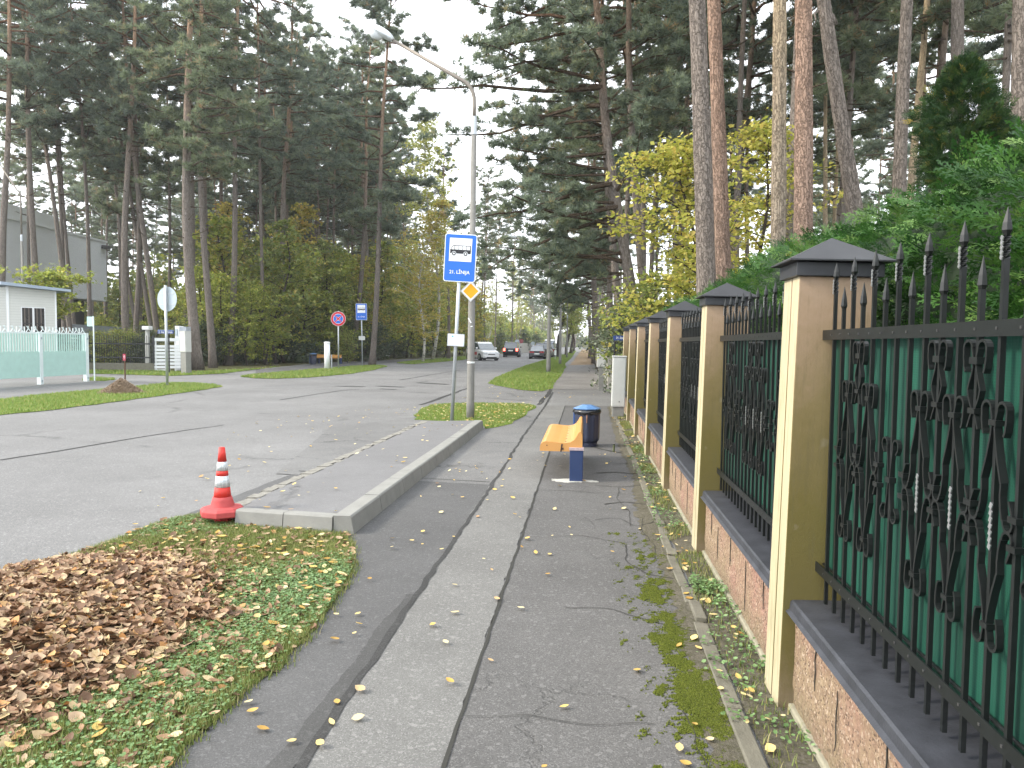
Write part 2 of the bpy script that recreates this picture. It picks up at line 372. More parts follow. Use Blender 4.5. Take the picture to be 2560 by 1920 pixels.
# ------------------------------------------------------------------ boarding platform
pA, pB = G(877,1338), G(1214,1071)
zt = .15
def atz(u, v, z): return G(u, v, z)
plt_ = thing('boarding_platform', 'raised grey asphalt bus boarding platform edged with concrete kerbs', 'platform')
tl, bl = atz(1051,1051,.13), atz(540,1272,.13)      # road-side edge
br = atz(877,1290,zt); tr = atz(1206,1051,zt)
fl = atz(588,1280.5,.12)
d_r = (tr-br).normalized(); KW = .145
def kerb_run(a, b, inward, n, w=KW, z=zt, batter=.03, mat='kerb', name='kerb', seed=0, jit=0):
    w0 = w
    a, b, inward = Vector(a), Vector(b), Vector(inward); r = random.Random(seed)
    for i in range(n):
        p, q = a.lerp(b, i/n), a.lerp(b, (i+1)/n); d = (q-p).normalized(); p = p+d*.004; q = q-d*.004
        dz = r.uniform(-.003,.003)-abs(r.gauss(0,jit*.25)); m = MB(); w = w0+r.uniform(-jit,jit*.3); p = p-inward*r.uniform(-jit,jit*.2)*.8; q = q-inward*r.uniform(-jit,jit*.2)*.8
        o_ = -inward*batter
        vs = [p+o_, q+o_, q+inward*w, p+inward*w]
        top = [p+inward*.012, q+inward*.012, q+inward*w, p+inward*w]
        m.add([(x.x,x.y,-.03) for x in vs]+[(x.x,x.y,z-.012+dz) for x in (p,q)]+[(x.x,x.y,z+dz) for x in top], 
              [(0,3,2,1),(0,1,5,4),(4,5,7,6),(6,7,8,9),(3,9,8,2),(0,4,6,9,3),(1,2,8,7,5)])
        m.obj(name, M[mat], plt_, fixn=True)
inr = Vector((-d_r.y, d_r.x, 0)).normalized()
kerb_run((br.x,br.y,0), (tr.x,tr.y,0), inr, 9, seed=1)
d_f = Vector((fl.x-br.x, fl.y-br.y, 0)).normalized(); inf = Vector((d_f.y, -d_f.x, 0)); inf = inf if inf.dot(d_r) > 0 else -inf
cst = Vector((br.x,br.y,0))+inr*(KW+.006)
kerb_run(cst, (fl.x,fl.y,0), inf, 2, w=.1, z=.140, batter=.02, seed=2)
# old, crumbled road-side kerb
d_l = (Vector((tl.x,tl.y,0))-Vector((bl.x,bl.y,0))).normalized(); nl = Vector((d_l.y,-d_l.x,0))
kerb_run(Vector((bl.x,bl.y,0))+d_l*.03, (tl.x,tl.y,0), nl, 46, w=.13, z=.128, batter=.0, mat='kerb_old', name='old_kerb', seed=3, jit=.035)
a1 = Vector((bl.x,bl.y,0))+d_l*.03+nl*.128; a2 = Vector((tl.x,tl.y,0))+nl*.128; b1 = Vector((br.x,br.y,0))+inr*(KW-.002); b2 = Vector((tr.x,tr.y,0))+inr*(KW-.002)
fr = Vector((br.x,br.y,0))+inr*KW+inf*.098; f2 = Vector((fl.x,fl.y,0))+d_f*.33+inf*.098
m = MB(); nI, nJ = 40, 14; rr = np.random.default_rng(3); vs = []
for i in range(nI+1):
    for j in range(nJ+1):
        s_, t_ = i/nI, j/nJ; L = f2.lerp(a2, s_) if i else f2; L = (f2.lerp(a1,min(1,s_*40)) if i == 0 else a1.lerp(a2, s_)); Q = fr.lerp(b2, s_)
        p = L.lerp(Q, t_); vs.append((p.x, p.y, .118+.027*t_+.002*math.sin(s_*17+t_*5)))
m.add(vs, [(i*(nJ+1)+j, i*(nJ+1)+j+1, (i+1)*(nJ+1)+j+1, (i+1)*(nJ+1)+j) for i in range(nI) for j in range(nJ)])
m.obj('platform_surface', M['plat'], plt_, smooth=True, fixn=True)
m = MB(); e2 = [Vector((tr.x,tr.y,0)), Vector((tl.x,tl.y,0))]; m.poly([(p.x,p.y) for p in (e2[0], e2[0]+Vector((0,.07,0)), e2[1]+Vector((0,.07,0)), e2[1])], -.02, .12)
m.obj('end_kerb', M['kerb'], plt_, fixn=True)
# ------------------------------------------------------------------ grass verges
GREEN = leafmat('grass_blade', [(0,(.11,.155,.035)),(.4,(.18,.245,.06)),(.75,(.28,.295,.10)),(1,(.42,.35,.18))], .6, .3)
GREEN2 = leafmat('lawn_blade', [(0,(.14,.22,.045)),(.5,(.20,.30,.065)),(.85,(.29,.33,.09)),(1,(.40,.35,.15))], .6, .3)
CLOV = leafmat('clover_leaf', [(0,(.085,.16,.055)),(.5,(.155,.27,.09)),(1,(.27,.40,.18))], .5, .25, .4)
def blades(name, P, h, mat, w=.006, parent=None, spread=.55):
    n = len(P); tv = [(-.5,0,0),(.5,0,0),(.25,.18,.55),(-.25,.18,.55),(0,.62,1)]; tf = [(0,1,2),(0,2,3),(3,2,4)]
    hh = rng.uniform(.5, 1.3, n)*h; S = np.stack([np.full(n, w)*rng.uniform(.7,1.4,n), hh*rng.uniform(.2,1.2,n)*spread*2, hh], 1)
    o = link(name, scatter(name, P, rand_rot(n, 0), S, tv, tf, mat), parent); return o
def turfz(P, base=.01): return np.column_stack([P, np.full(len(P), base)])
def stuff(o, label, cat): return tag(o, label, cat, kind='stuff')
# near verge with the leaf heap
near = [Vector((p[0],p[1])) for p in g((-260,1530),(0,1449),(100,1416),(203,1384),(346,1331),(427,1303),(500,1290),(545,1296),(600,1306),(720,1318),(868,1338),(880,1370),(884,1421),(868,1455),(834,1510),(790,1570),(716,1661),(665,1695),(627,1718),(578,1771),(530,1815),(468,1868),(431,1917),(390,1990),(300,2200),(-600,2200))]
nearw = wob(near, .09, .022, 4)
def verge(name, pts, z, mat, hz=.02, seed=0, step=.25):
    "gently mounded turf sheet"
    P = np.array([(p[0],p[1]) for p in pts]); lo, hi = P.min(0), P.max(0); bm = bmesh.new()
    vs = [bm.verts.new((p[0],p[1],z)) for p in pts]; f = bm.faces.new(vs); bm.normal_update()
    if f.normal.z < 0: f.normal_flip()
    bmesh.ops.triangulate(bm, faces=[f]); me = bpy.data.meshes.new(name); bm.to_mesh(me); bm.free(); me.materials.append(mat)
    return tag(link(name, me), kind='structure')
verge('grass_verge', nearw, .008, M['turf'])
def edge_thin(pts, P, d=.1):
    A = np.array([(p[0],p[1]) for p in pts]); B = np.roll(A, -1, 0); dm = np.full(len(P), 9.)
    for a, b in zip(A, B):
        ab = b-a; L = (ab**2).sum()+1e-9; t = np.clip(((P-a)@ab)/L, 0, 1); dm = np.minimum(dm, np.hypot(*(P-a-t[:,None]*ab).T))
    return dm
vis = [p for p in g((-30,1440),(0,1449),(100,1416),(203,1384),(346,1331),(427,1303),(500,1290),(600,1306),(868,1338),(880,1370),(884,1421),(834,1510),(716,1661),(627,1718),(578,1771),(468,1868),(431,1917),(400,1975),(-40,1975))]
def patchy(P, s, lo, seed):
    "value noise 0..1 by summed sines"
    r = np.random.default_rng(seed); v = 0
    for k in range(7):
        a = r.uniform(0, 6.28); fr = s*r.uniform(.6, 2.2); v = v+np.sin((P[:,0]*np.cos(a)+P[:,1]*np.sin(a))*fr+r.uniform(0,6.28))
    return v/3.2
P = poly_sample(nearw, 5000); P = poly_sample(vis, 120000); nz_ = patchy(P, 3.2, 0, 1); ins = inside(np.array([(p[0],p[1]) for p in nearw]), P)
keep = ins & (rng.uniform(0,1,len(P)) < np.clip(.75+nz_*.35, .25, 1)); Pg = P[keep]
gr = stuff(blades('grass', turfz(Pg), .032, GREEN, .0042), 'short autumn grass on the near verge beside the road', 'grass')
ed = np.array([(p[0],p[1]) for p in wob([(p[0],p[1]) for p in nearw], .006, .0, 1)]); ed = ed[(ed[:,0] > -5) & (ed[:,1] > 2)]; ed = np.repeat(ed, 3, 0)+rng.normal(0,.022,(len(ed)*3,2)); stuff(blades('edge_grass', turfz(ed,.004), .034, GREEN, .0045), 'ragged grass edge of the near verge', 'grass')
Pc = P[ins & (rng.uniform(0,1,len(P)) < np.clip((-patchy(P,2.4,0,9)+.15)*.45 + (P[:,1] < 4.7)*.30, 0, .5))][:34000]; n = len(Pc)
th = np.linspace(0, 2*np.pi, 7)[:-1]; tv = [(0,0,0)]+[(math.cos(a)*.9, math.sin(a)*.6, .12) for a in th]; tf = [(0,i+1,(i+1)%6+1) for i in range(6)]
Rm = rand_rot(n, .18); S = rng.uniform(.006, .0135, n)
o = link('clover', scatter('clover', np.column_stack([Pc, rng.uniform(.012,.035,n)]), Rm, S, tv, tf, CLOV)); stuff(o, 'low clover and plantain leaves growing through the near verge grass', 'clover')
# farther lawns
def lawn(name, px, z, dens, h, mat, w, label, seed):
    pts = wob(g(*px), .35, .06, seed); verge(name+'_turf', pts, z, M['turf_far'])
    A = abs(sum(pts[i][0]*pts[i-1][1]-pts[i-1][0]*pts[i][1] for i in range(len(pts))))/2
    P = poly_sample(pts, int(min(60000, A*dens))); o = blades(name, turfz(P, z), h, mat, w); return stuff(o, label, 'grass'), pts
isl, islP = lawn('island_grass', [(1036,1050),(1034,1040),(1050,1026),(1075,1014),(1120,1010),(1200,1009),(1290,1010),(1325,1013),(1341,1018),(1330,1025),(1318,1034),(1300,1047),(1280,1060),(1240,1069),(1214,1073),(1205,1062),(1150,1056)], .008, 1700, .045, GREEN2, .012, 'short leaf strewn grass patch behind the boarding platform', 31)
med, medP = lawn('median_grass', [(1219,958),(1240,945),(1268,932),(1310,916),(1356,902),(1400,889),(1425,881),(1438,876),(1440,878),(1428,895),(1412,910),(1414,918),(1408,930),(1398,945),(1386,958),(1378,973),(1353,978.5),(1310,976),(1268,969),(1235,963)], .008, 420, .07, GREEN2, .03, 'bright green verge between the road and the far sidewalk', 32)
ltr, ltP = lawn('corner_grass', [(-80,1052),(0,1038),(135,1025),(304,1003),(405,989.5),(500,976),(557,967),(540,962),(480,958),(419,957.5),(338,967),(230,977),(135,984.6),(0,999.7),(-80,1007)], .008, 500, .06, GREEN2, .022, 'green grass wedge under the round sign at the left corner', 33)
lv, lvP = lawn('left_verge_grass', [(600,942),(640,937),(720,930),(811,922.5),(893,916),(950,914),(968,917),(930,926),(876,935),(775,944),(690,947),(640,946)], .010, 230, .09, GREEN2, .045, 'green verge strip in front of the far bus stop', 34)
lawn('bank_grass', [(222,934),(222,927),(380,928),(460,931),(520,929),(640,923),(700,917),(640,924),(560,934),(508,937),(424,940)], .012, 150, .09, GREEN2, .05, 'grass band below the black iron fence across the side street', 35)
lawn('birch_verge_grass', [(991,908),(1060,900),(1160,892),(1185,892),(1160,900),(1030,911)], .012, 120, .09, GREEN2, .06, 'thin yellowish grass strip around the leaning birch', 36)
lawn('gatepost_grass', [(205,951),(216,946),(255,946),(292,949),(260,953)], .010, 300, .09, GREEN2, .03, 'small grass tuft strip beside the turquoise fence end', 37)

# ------------------------------------------------------------------ fallen leaves
LEAFY = leafmat('yellow_fallen_leaf', [(0,(.38,.22,.05)),(.3,(.60,.43,.13)),(.6,(.68,.57,.28)),(.85,(.66,.60,.38)),(1,(.36,.16,.05))], .6, .15, .3)
BROWN = leafmat('brown_fallen_leaf', [(0,(.08,.045,.025)),(.25,(.20,.11,.062)),(.5,(.34,.205,.12)),(.78,(.47,.34,.22)),(.92,(.62,.48,.25)),(1,(.48,.20,.05))], .6, .1, .3)
def leaf_t(fold=.25, curl=.25):
    "pointed oval leaf folded along its midrib, 10 triangles"
    xs = [-.5,-.28,.0,.28,.5]; ws = [0,.26,.34,.22,0]; vs = []
    for x, w in zip(xs, ws):
        zc = curl*(x*x*1.6); vs += [(x, -w, zc+abs(w)*fold), (x, 0, zc), (x, w, zc+abs(w)*fold)]
    fs = []
    for i in range(4):
        a, b = i*3, i*3+3; fs += [(a,b,a+1),(b,b+1,a+1),(a+1,b+1,a+2),(b+1,b+2,a+2)]
    return vs, fs
def leaves(name, P, size, mat, tilt=.12, parent=None, curl=.3):
    n = len(P); tv, tf = leaf_t(.28, curl); k = rng.uniform(.6, 1.35, n)*size
    S = np.stack([k, k*rng.uniform(.7,1.2,n), k*rng.uniform(.2,1.6,n)], 1)
    return link(name, scatter(name, P, rand_rot(n, tilt), S, tv, tf, mat), parent)
def flatl(P, z): return np.column_stack([P, z+rng.uniform(0,.008,len(P))])
Pn = poly_sample(vis, 330); Pn = Pn[inside(np.array([(p[0],p[1]) for p in nearw]), Pn)]
far = poly_sample(g((380,1320),(500,1295),(870,1340),(884,1420),(700,1600),(400,1450)), 75)
a_ = leaves('fallen_leaves', flatl(np.vstack([Pn[:120], far]), .028), .055, LEAFY); stuff(a_, 'pale yellow leaves scattered over the near verge', 'fallen leaves')
P2 = poly_sample(islP, 500); a_ = leaves('fallen_leaves', flatl(P2, .03), .06, LEAFY); stuff(a_, 'pale leaves scattered over the grass behind the platform', 'fallen leaves')
road_l = poly_sample(g((120,1380),(560,1060),(1030,1012),(1060,1040),(590,1250),(500,1290)), 90)
walk_l = np.vstack([poly_sample([(-1.6,3.2),(-1,2.2),(.6,2.2),(.6,12),(-1.6,9)], 85), poly_sample([(.58,2.5),(.74,2.5),(.74,17),(.58,17)], 60), poly_sample([(.68,8),(.88,8),(.88,17),(.68,17)], 150),
                    poly_sample([(-1.7,7),(-1.2,7),(-1.2,9.5),(-1.7,9.5)], 10), poly_sample([(.70,2.6),(.86,2.6),(.86,8),(.70,8)], 45)])
dl = poly_sample(g((760,1500),(1000,1600),(800,1900),(480,1900),(700,1680)), 9)
a_ = leaves('fallen_leaves', flatl(road_l, .008), .05, LEAFY); stuff(a_, 'few pale leaves scattered over the road', 'fallen leaves')
a_ = leaves('fallen_leaves', flatl(np.vstack([walk_l, dl]), .016), .045, LEAFY); stuff(a_, 'yellow leaves scattered along the pavement and fence foot', 'fallen leaves')
pl = poly_sample([(p.x,p.y) for p in (fr, b2, a2, a1)], 32); a_ = leaves('fallen_leaves', flatl(pl, .148), .05, LEAFY); stuff(a_, 'small pale leaves lying on the boarding platform', 'fallen leaves')
dr = poly_sample(g((1075,1010),(1400,1012),(1500,985),(1380,975),(1230,965)), 60); a_ = leaves('fallen_leaves', flatl(dr, .008), .06, LEAFY); stuff(a_, 'pale leaves on the driveway crossing', 'fallen leaves')
Pbr = poly_sample(vis, 650); Pbr = Pbr[inside(np.array([(p[0],p[1]) for p in nearw]), Pbr)]; a_ = leaves('fallen_leaves', flatl(Pbr, .022), .05, BROWN, .2); stuff(a_, 'brown leaves strayed from the heap over the near verge', 'fallen leaves')
# heap
hc = G(70, 1560); hx = G(330,1450); 
heap = thing('leaf_heap', 'low heap of raked brown leaves on the near verge', 'leaf heap', (0,0,0))
def heap_h(X, Y):
    c1 = G(150,1500); c2 = G(-60,1620); c3 = G(480,1545); h = 0
    for c, sx, sy, hh in ((c1,.85,.8,.17),(c2,.9,.95,.2),(c3,.42,.3,.075),(G(-250,1540),.8,.7,.15),(G(60,1690),.55,.5,.10),(G(330,1560),.5,.45,.10)):
        h = np.maximum(h, hh*np.exp(-(((X-c.x)/sx)**2+((Y-c.y)/sy)**2)*1.1))
    return h*(1+.12*np.sin(X*9+Y*4)*np.cos(Y*11))-.035
nx = 120; X, Y = np.meshgrid(np.linspace(-8,-1.2,nx), np.linspace(2.3,6.6,nx)); H_ = heap_h(X, Y); V = np.stack([X, Y, H_+.005], 2).reshape(-1,3)
idx = np.arange(nx*nx).reshape(nx,nx); Fq = np.stack([idx[:-1,:-1],idx[:-1,1:],idx[1:,1:],idx[1:,:-1]],2).reshape(-1,4); Fq = Fq[(V[Fq][:,:,2] > .001).any(1)]; NP_ = np.array([(p[0],p[1]) for p in nearw]); Fq = Fq[inside(NP_, V[:,:2])[Fq].all(1)]
HB = flat('heap_base', (.10,.062,.035), .95, var=.6, scale=20, bump=1)
link('heap_base', fast_mesh('heap_base', V, Fq, HB), heap)
Q = rng.uniform((-6.6,2.4),(-1.2,6.5),(56000,2)); Q = Q[inside(np.array([(p[0],p[1]) for p in nearw]), Q)]; hq = heap_h(Q[:,0],Q[:,1]); kq = hq+rng.normal(0,.03,len(Q)) > .014; Q, hq = Q[kq], hq[kq]
n = len(Q); a_ = leaves('brown_leaves', np.column_stack([Q, np.maximum(hq,0)+rng.uniform(.004,.028,n)])[::2], .062, BROWN, .26, heap, .5); a2h = leaves('brown_leaves', np.column_stack([Q, np.maximum(hq,0)+rng.uniform(.004,.028,n)])[1::2], .042, BROWN, .30, heap, .7); a2h['kind'] = 'stuff'; a_['kind'] = 'stuff'
nS = 9000; Q = rng.uniform((-6.6,2.4),(-1.2,6.5),(nS,2)); Q = Q[inside(NP_, Q)]; hq = heap_h(Q[:,0],Q[:,1]); kq = hq > .01; Q, hq = Q[kq], hq[kq]; n = len(Q)
a_ = link('dry_straw', scatter('dry_straw', np.column_stack([Q, hq+.02]), rand_rot(n,.5), np.stack([np.full(n,.0035), rng.uniform(.04,.1,n), np.full(n,.03)],1), [(-.5,-.5,0),(.5,-.5,0),(.5,.5,.3),(-.5,.5,.3)], [(0,1,2),(0,2,3)], flat('straw', (.30,.23,.13), .8, var=.3)), heap); a_['kind'] = 'stuff'

# ------------------------------------------------------------------ pillars, walls and iron panels
FX = .84; PW = .315; PD = .235; PITCH = 2.37; P1Y = 3.2
def pillar_mat():
    t = NT('pillar_stucco'); o = t.sep(t.tc.outputs['Object']); n = t.noise(3.2, 6, .7); n2 = t.noise(26, 4)
    zz = t.math('ADD', o[2], t.math('MULTIPLY', t.math('SUBTRACT', n, .5), .9))
    algae = t.ramp(t.math('DIVIDE', zz, 1.9), [(.0,(.19,.15,.10)),(.13,(.115,.10,.035)),(.45,(.145,.12,.038)),(.68,(.215,.165,.078)),(.88,(.33,.235,.16)),(1,(.37,.27,.20))])
    c = t.mix(t.math('MULTIPLY', n2, .35), algae, (.15,.125,.05))
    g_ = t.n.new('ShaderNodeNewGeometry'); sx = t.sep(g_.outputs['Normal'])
    side = t.math('LESS_THAN', sx[0], -.7)                                     # sunlight from the left put into the colour: street face a lighter cream
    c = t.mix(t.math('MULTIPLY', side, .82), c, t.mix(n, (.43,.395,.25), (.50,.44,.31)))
    st = t.ramp(t.noise(9, 5, .7, vec=t.co((1,1,.25))), [(.55,0),(.72,1)]); c = t.mix(t.math('MULTIPLY', st, .35), c, (.11,.10,.04))
    dr = t.noise(5, 6, .75, vec=t.co((6,6,.5))); c = t.mix(t.math('MULTIPLY', t.ramp(dr, [(.52,0),(.7,1)]), .45), c, (.12,.105,.06)); pt = t.noise(11, 3, .5); c = t.mix(t.math('MULTIPLY', t.ramp(pt, [(.70,0),(.78,1)]), .35), c, (.30,.26,.2))
    t.bump(t.math('ADD', t.noise(140, 3), t.noise(18, 4)), .35, .004); return t.done(c, .9, 0, .2)
PM = pillar_mat()
CAPM = flat('dark_sheet_metal', (.045,.047,.052), .42, .3, .3, 7, spec=.5)
COPM = flat('coping_metal', (.042,.045,.054), .5, .2, .7, 9, spec=.5, bump=.3)
IRON = flat('wrought_iron', (.009,.011,.011), .40, .1, .5, 30, spec=.5)
STEEL = flat('glint_steel', (.55,.56,.57), .3, .8, .2, 40)
def granite():
    t = NT('pink_roughcast'); v = t.voro(120, out='Color'); s_ = t.sep(v)[0]; n = t.noise(1.8, 5, .65); n2 = t.noise(30, 6, .75)
    c = t.mix(t.ramp(n, [(.38,0),(.6,1)]), (.42,.235,.185), (.36,.27,.17))
    c = t.mix(t.math('MULTIPLY', t.ramp(n2, [(.4,0),(.65,1)]), .7), c, (.20,.13,.095))
    c = t.mix(t.math('MULTIPLY', t.ramp(s_, [(.86,0),(.95,1)]), .6), c, (.60,.48,.38)); c = t.mix(t.ramp(s_, [(.06,1),(.14,0)]), c, (.12,.08,.06)); zf = t.sep(t.tc.outputs['Object'])[2]; c = t.mix(t.math('MULTIPLY', t.ramp(t.math('ADD', zf, t.math('MULTIPLY', n2, .25)), [(.12,1),(.28,0)]), .6), c, (.13,.12,.07))
    t.bump(t.math('ADD', n2, t.math('MULTIPLY', s_, .5)), 1.0, .02); return t.done(c, .9)
PINK = granite(); PLF = flat('plinth_foot', (.27,.255,.19), .95, var=.35, scale=10, bump=.8)
ORD = ['first and nearest', 'second nearest', 'third', 'fourth', 'fifth', 'sixth', 'seventh and farthest']
pillars = []
def make_pillar():
    p = thing('fence_pillar', 'x', 'pillar', (FX,P1Y,0), group='stucco pillars of the garden fence')
    m = MB(); zt_ = 1.845; gw = .012
    # shaft with a slim vertical groove in the street face
    ys = (0, PD*.42, PD*.42+.012, PD)
    m.box(0, PW, 0, PD*.44, -.05, zt_); m.box(.009, PW-.002, PD*.44, PD*.44+.014, -.05, zt_-.002); m.box(0, PW, PD*.44+.014, PD, -.05, zt_)
    m.obj('shaft', PM, p, bevel=.004)
    m = MB(); e = .018; m.box(-e, PW+e, -e, PD+e, zt_, zt_+.058); m.obj('cap_band', CAPM, p, bevel=.003)
    m = MB(); e = .05; z0 = zt_+.061; cx, cy = PW/2, PD/2
    m.add([(-e,-e,z0),(PW+e,-e,z0),(PW+e,PD+e,z0),(-e,PD+e,z0),(-e,-e,z0+.006),(PW+e,-e,z0+.006),(PW+e,PD+e,z0+.006),(-e,PD+e,z0+.006),(cx,cy,z0+.115)],
          [(0,3,2,1),(0,1,5,4),(1,2,6,5),(2,3,7,6),(3,0,4,7),(4,5,8),(5,6,8),(6,7,8),(7,4,8)])
    m.obj('cap', CAPM, p); return p
pil = make_pillar()
for k in range(7):
    p = pil if k == 0 else copy_tree(pil); p.location = (FX+.002, P1Y+PITCH*k, .012*k*.5); p.rotation_euler = (0, R(1.15+.12*math.sin(k*3.1)), 0); pillars.append(p)
    p['label'] = f'{ORD[k]} cream and ochre stucco fence pillar with dark pyramid cap'
# one ornament curve set, drawn for a bar at y=0
def arc(c, r, a0, a1, n=7): return [(c[0]+r*math.cos(R(a0+(a1-a0)*i/n)), c[1]+r*math.sin(R(a0+(a1-a0)*i/n))) for i in range(n+1)]
def fleur(m, y0, zc, s=1, legs=True, sides=(-1,1)):
    "ram-horn fleur: curls above the collar, legs spreading below; s=-1 upside down"
    for sd_ in sides:
        f = lambda L: [(y0+sd_*y, zc+s*z) for y, z in L]
        horn = [(.007,-.012),(.008,.01),(.014,.03)] + arc((.034,.03), .021, 165, -10, 8) + [(.054,.005),(.050,-.018),(.044,-.030)]
        m.strip(f(horn), .016, .007, 0)
        if legs:
            leg = [(.007,-.01),(.012,-.04),(.024,-.085),(.043,-.140)]
            m.strip(f(leg), .018, .007, 0)
            low = [(.043,-.138),(.041,-.170),(.045,-.200),(.052,-.225)] + arc((.076,-.228), .020, 180, 350, 7) + [(.094,-.215),(.090,-.200),(.083,-.186),(.078,-.176)]
            m.strip(f(low), .016, .007, 0)
def collar(m, y0, zc, w=.032, h=.014): m.box(-.011, .011, y0-w/2, y0+w/2, zc-h/2, zc+h/2)
BS = .1005; NB = 21
def panel_meshes():
    m = MB()
    def by(i): return -(i-1)*BS
    def bar_mesh(tall):
        m = MB(); h = .0065; top = 1.765 if tall else 1.70
        m.box(-h, h, -h, h, .50, top)
        if tall:                                   # twisted neck then a spear point
            k = 10; vs = []; n0 = 0
            for i in range(k+1):
                a = i/k*math.pi*1.6; z = top+i/k*.055
                for j in range(4): t = a+math.pi/4+j*math.pi/2; vs.append((math.cos(t)*.0098, math.sin(t)*.0098, z))
            m.add(vs, [(i*4+j, i*4+(j+1)%4, i*4+4+(j+1)%4, i*4+4+j) for i in range(k) for j in range(4)])
            m.lathe((0,0,top+.055), [(.007,0),(.0125,.012),(.0105,.03),(.0005,.068)], 6)
        else: m.lathe((0,0,top), [(.009,0),(.0125,.01),(.010,.035),(.0005,.085)], 6)
        return m
    tall, short = bar_mesh(True).mesh('tall_bar', IRON), bar_mesh(False).mesh('short_bar', IRON)
    mt = MB()
    for i in range(5):
        z = 1.768+i*.0115; mt.obox((-.0105,0,z), (.0014,0,0), (0,.0045,.003), (0,-.002,.0042))
    glint = mt.mesh('twist_highlight', STEEL)  # highlights on the twisted neck, modelled as bright silver patches
    mt = MB()
    for i in range(7):
        z = 1.07+i*.0165; mt.obox((-.0085,0,z), (.0014,0,0), (0,.005,.003), (0,-.0025,.0065))
    glint2 = mt.mesh('twist_glint', STEEL)  # silver patches painting the highlights of the mid-bar twist
    orn = []
    def cluster(fn): m = MB(); fn(m); return m.mesh('scroll_ornament', IRON)
    ZA, ZM, ZB = 1.372, 1.157, 1.52; mid = 1.1235
    def main(cols, tops):
        def fn(m):
            for c in cols:
                fleur(m, by(c), ZA); collar(m, by(c), ZA); fleur(m, by(c), 2*mid-ZA, -1); collar(m, by(c), 2*mid-ZA)
            for e in sorted({c-1 for c in cols}|{c+1 for c in cols}):
                for z in (ZM, 2*mid-ZM): collar(m, by(e), z, .036, .015)
            for t_ in tops:
                y0 = by(t_); collar(m, y0, ZB, .038, .018); collar(m, y0, 1.392, .034)
                fleur(m, y0, ZB, 1, legs=False)
                for s in (-1, 1):
                    m.strip([(y0+s*a, ZB+b) for a, b in ((.007,-.01),(.012,-.03),(.026,-.062),(.030,-.075),(.024,-.095),(.010,-.12),(.008,-.135),(.016,-.150),(.026,-.172))], .014, .006, 0)
        return fn
    def xorn(c):
        def fn(m):
            y0 = by(c); collar(m, y0, mid, .034, .018)
            for s in (-1,1):
                for q in (1,-1):
                    L = [(.006,0),(.012,.05),(.022,.10)] + arc((.042,.112), .021, 175, -60, 8) + [(.046,.086)]
                    m.strip([(y0+s*a, mid+q*b) for a, b in L], .013, .006, 0)
        return fn
    orn = [cluster(main((3,5),(4,))), cluster(xorn(7)), cluster(main((9,11,13),(10,12))), cluster(xorn(15)), cluster(main((17,19),(18,)))]
    return tall, short, glint, glint2, orn, by
tallM, shortM, glintM, glint2M, ornM, by = panel_meshes()
def net_mat():
    t = NT('green_windbreak_net'); gv = t.co((1,1,1)); s_ = t.sep(gv)
    gy = t.math('FRACT', t.math('MULTIPLY', s_[1], 130.)); gz = t.math('FRACT', t.math('MULTIPLY', s_[2], 130.))
    hole = t.math('MULTIPLY', t.math('GREATER_THAN', gy, .38), t.math('GREATER_THAN', gz, .38))
    fold = t.noise(2.2, 3, .5, vec=t.co((1,4,.25)))
    c = t.mix(t.ramp(fold, [(.35,0),(.65,1)]), (.006,.038,.026), (.011,.080,.052)); c = t.mix(t.math('MULTIPLY', hole, .62), c, (.008,.045,.032))
    t.bump(fold, .6, .05); return t.done(c, .6, 0, .3)
NET = net_mat()
def make_panel():
    p = thing('fence_panel', 'x', 'iron fence panel', (.992,3.2,0), group='wrought iron panels of the garden fence')
    y0 = -.11
    for i in range(1, NB+1):
        b = link('bar', tallM if i % 2 else shortM, p, (0, y0+by(i), 0))
        if i % 2: link('twist_highlight', glintM, b)
        if i in (9,11,13): link('twist_glint', glint2M, b)
    for nm, z in (('top_rail',1.60),('bottom_rail',.625)):
        m = MB(); m.box(-.0125, -.0070, by(NB)+y0-.03, .02, z-.02, z+.02)
        rl = m.obj(nm, IRON, p)
        for i in range(1, NB+1, 1):
            pass
        mr = MB()
        for i in range(1, NB+1): mr.lathe((-.0125, y0+by(i), z-.0), [(.0045,-.004),(.0045,.004)], 6)
        mr = MB()
        for i in range(1, NB+1): mr.obox((-.0138, y0+by(i), z), (.0016,0,0), (0,.0035,0), (0,0,.0035))
        mr.obj('rivets', flat('rivet', (.10,.10,.10), .3, .5) if 'rivet' not in bpy.data.materials else bpy.data.materials['rivet'], rl)
    for me in ornM:
        o = link('scroll_ornament', me, p, (-.004, y0, 0))
    m = MB(); n = 60; L = 2.19; vs = []
    for i in range(n+1):
        y = .05 - L*i/n; x = .030+.006*math.sin(i*.9)+.004*math.sin(i*2.3+1); vs += [(x, y, .60), (x, y, 1.605)]
    m.add(vs, [(2*i, 2*i+2, 2*i+3, 2*i+1) for i in range(n)]); m.obj('windbreak_net', NET, p, smooth=True)
    m = MB(); m.tube([(.022,.05,.635),(.022,.05-L,.635)], .006, 6); m.obj('net_rail', IRON, p); return p
pan = make_panel()
for k in range(7):
    p = pan if k == 0 else copy_tree(pan); p.location = (.992, P1Y+PITCH*k, .006*k)
    p['label'] = ('nearest black wrought iron panel, between the camera and the first pillar' if k == 0 else
                  f'{["","second","third","fourth","fifth","sixth","seventh"][k]} black wrought iron panel from the camera, before the {ORD[k].split(" ")[0]} pillar')
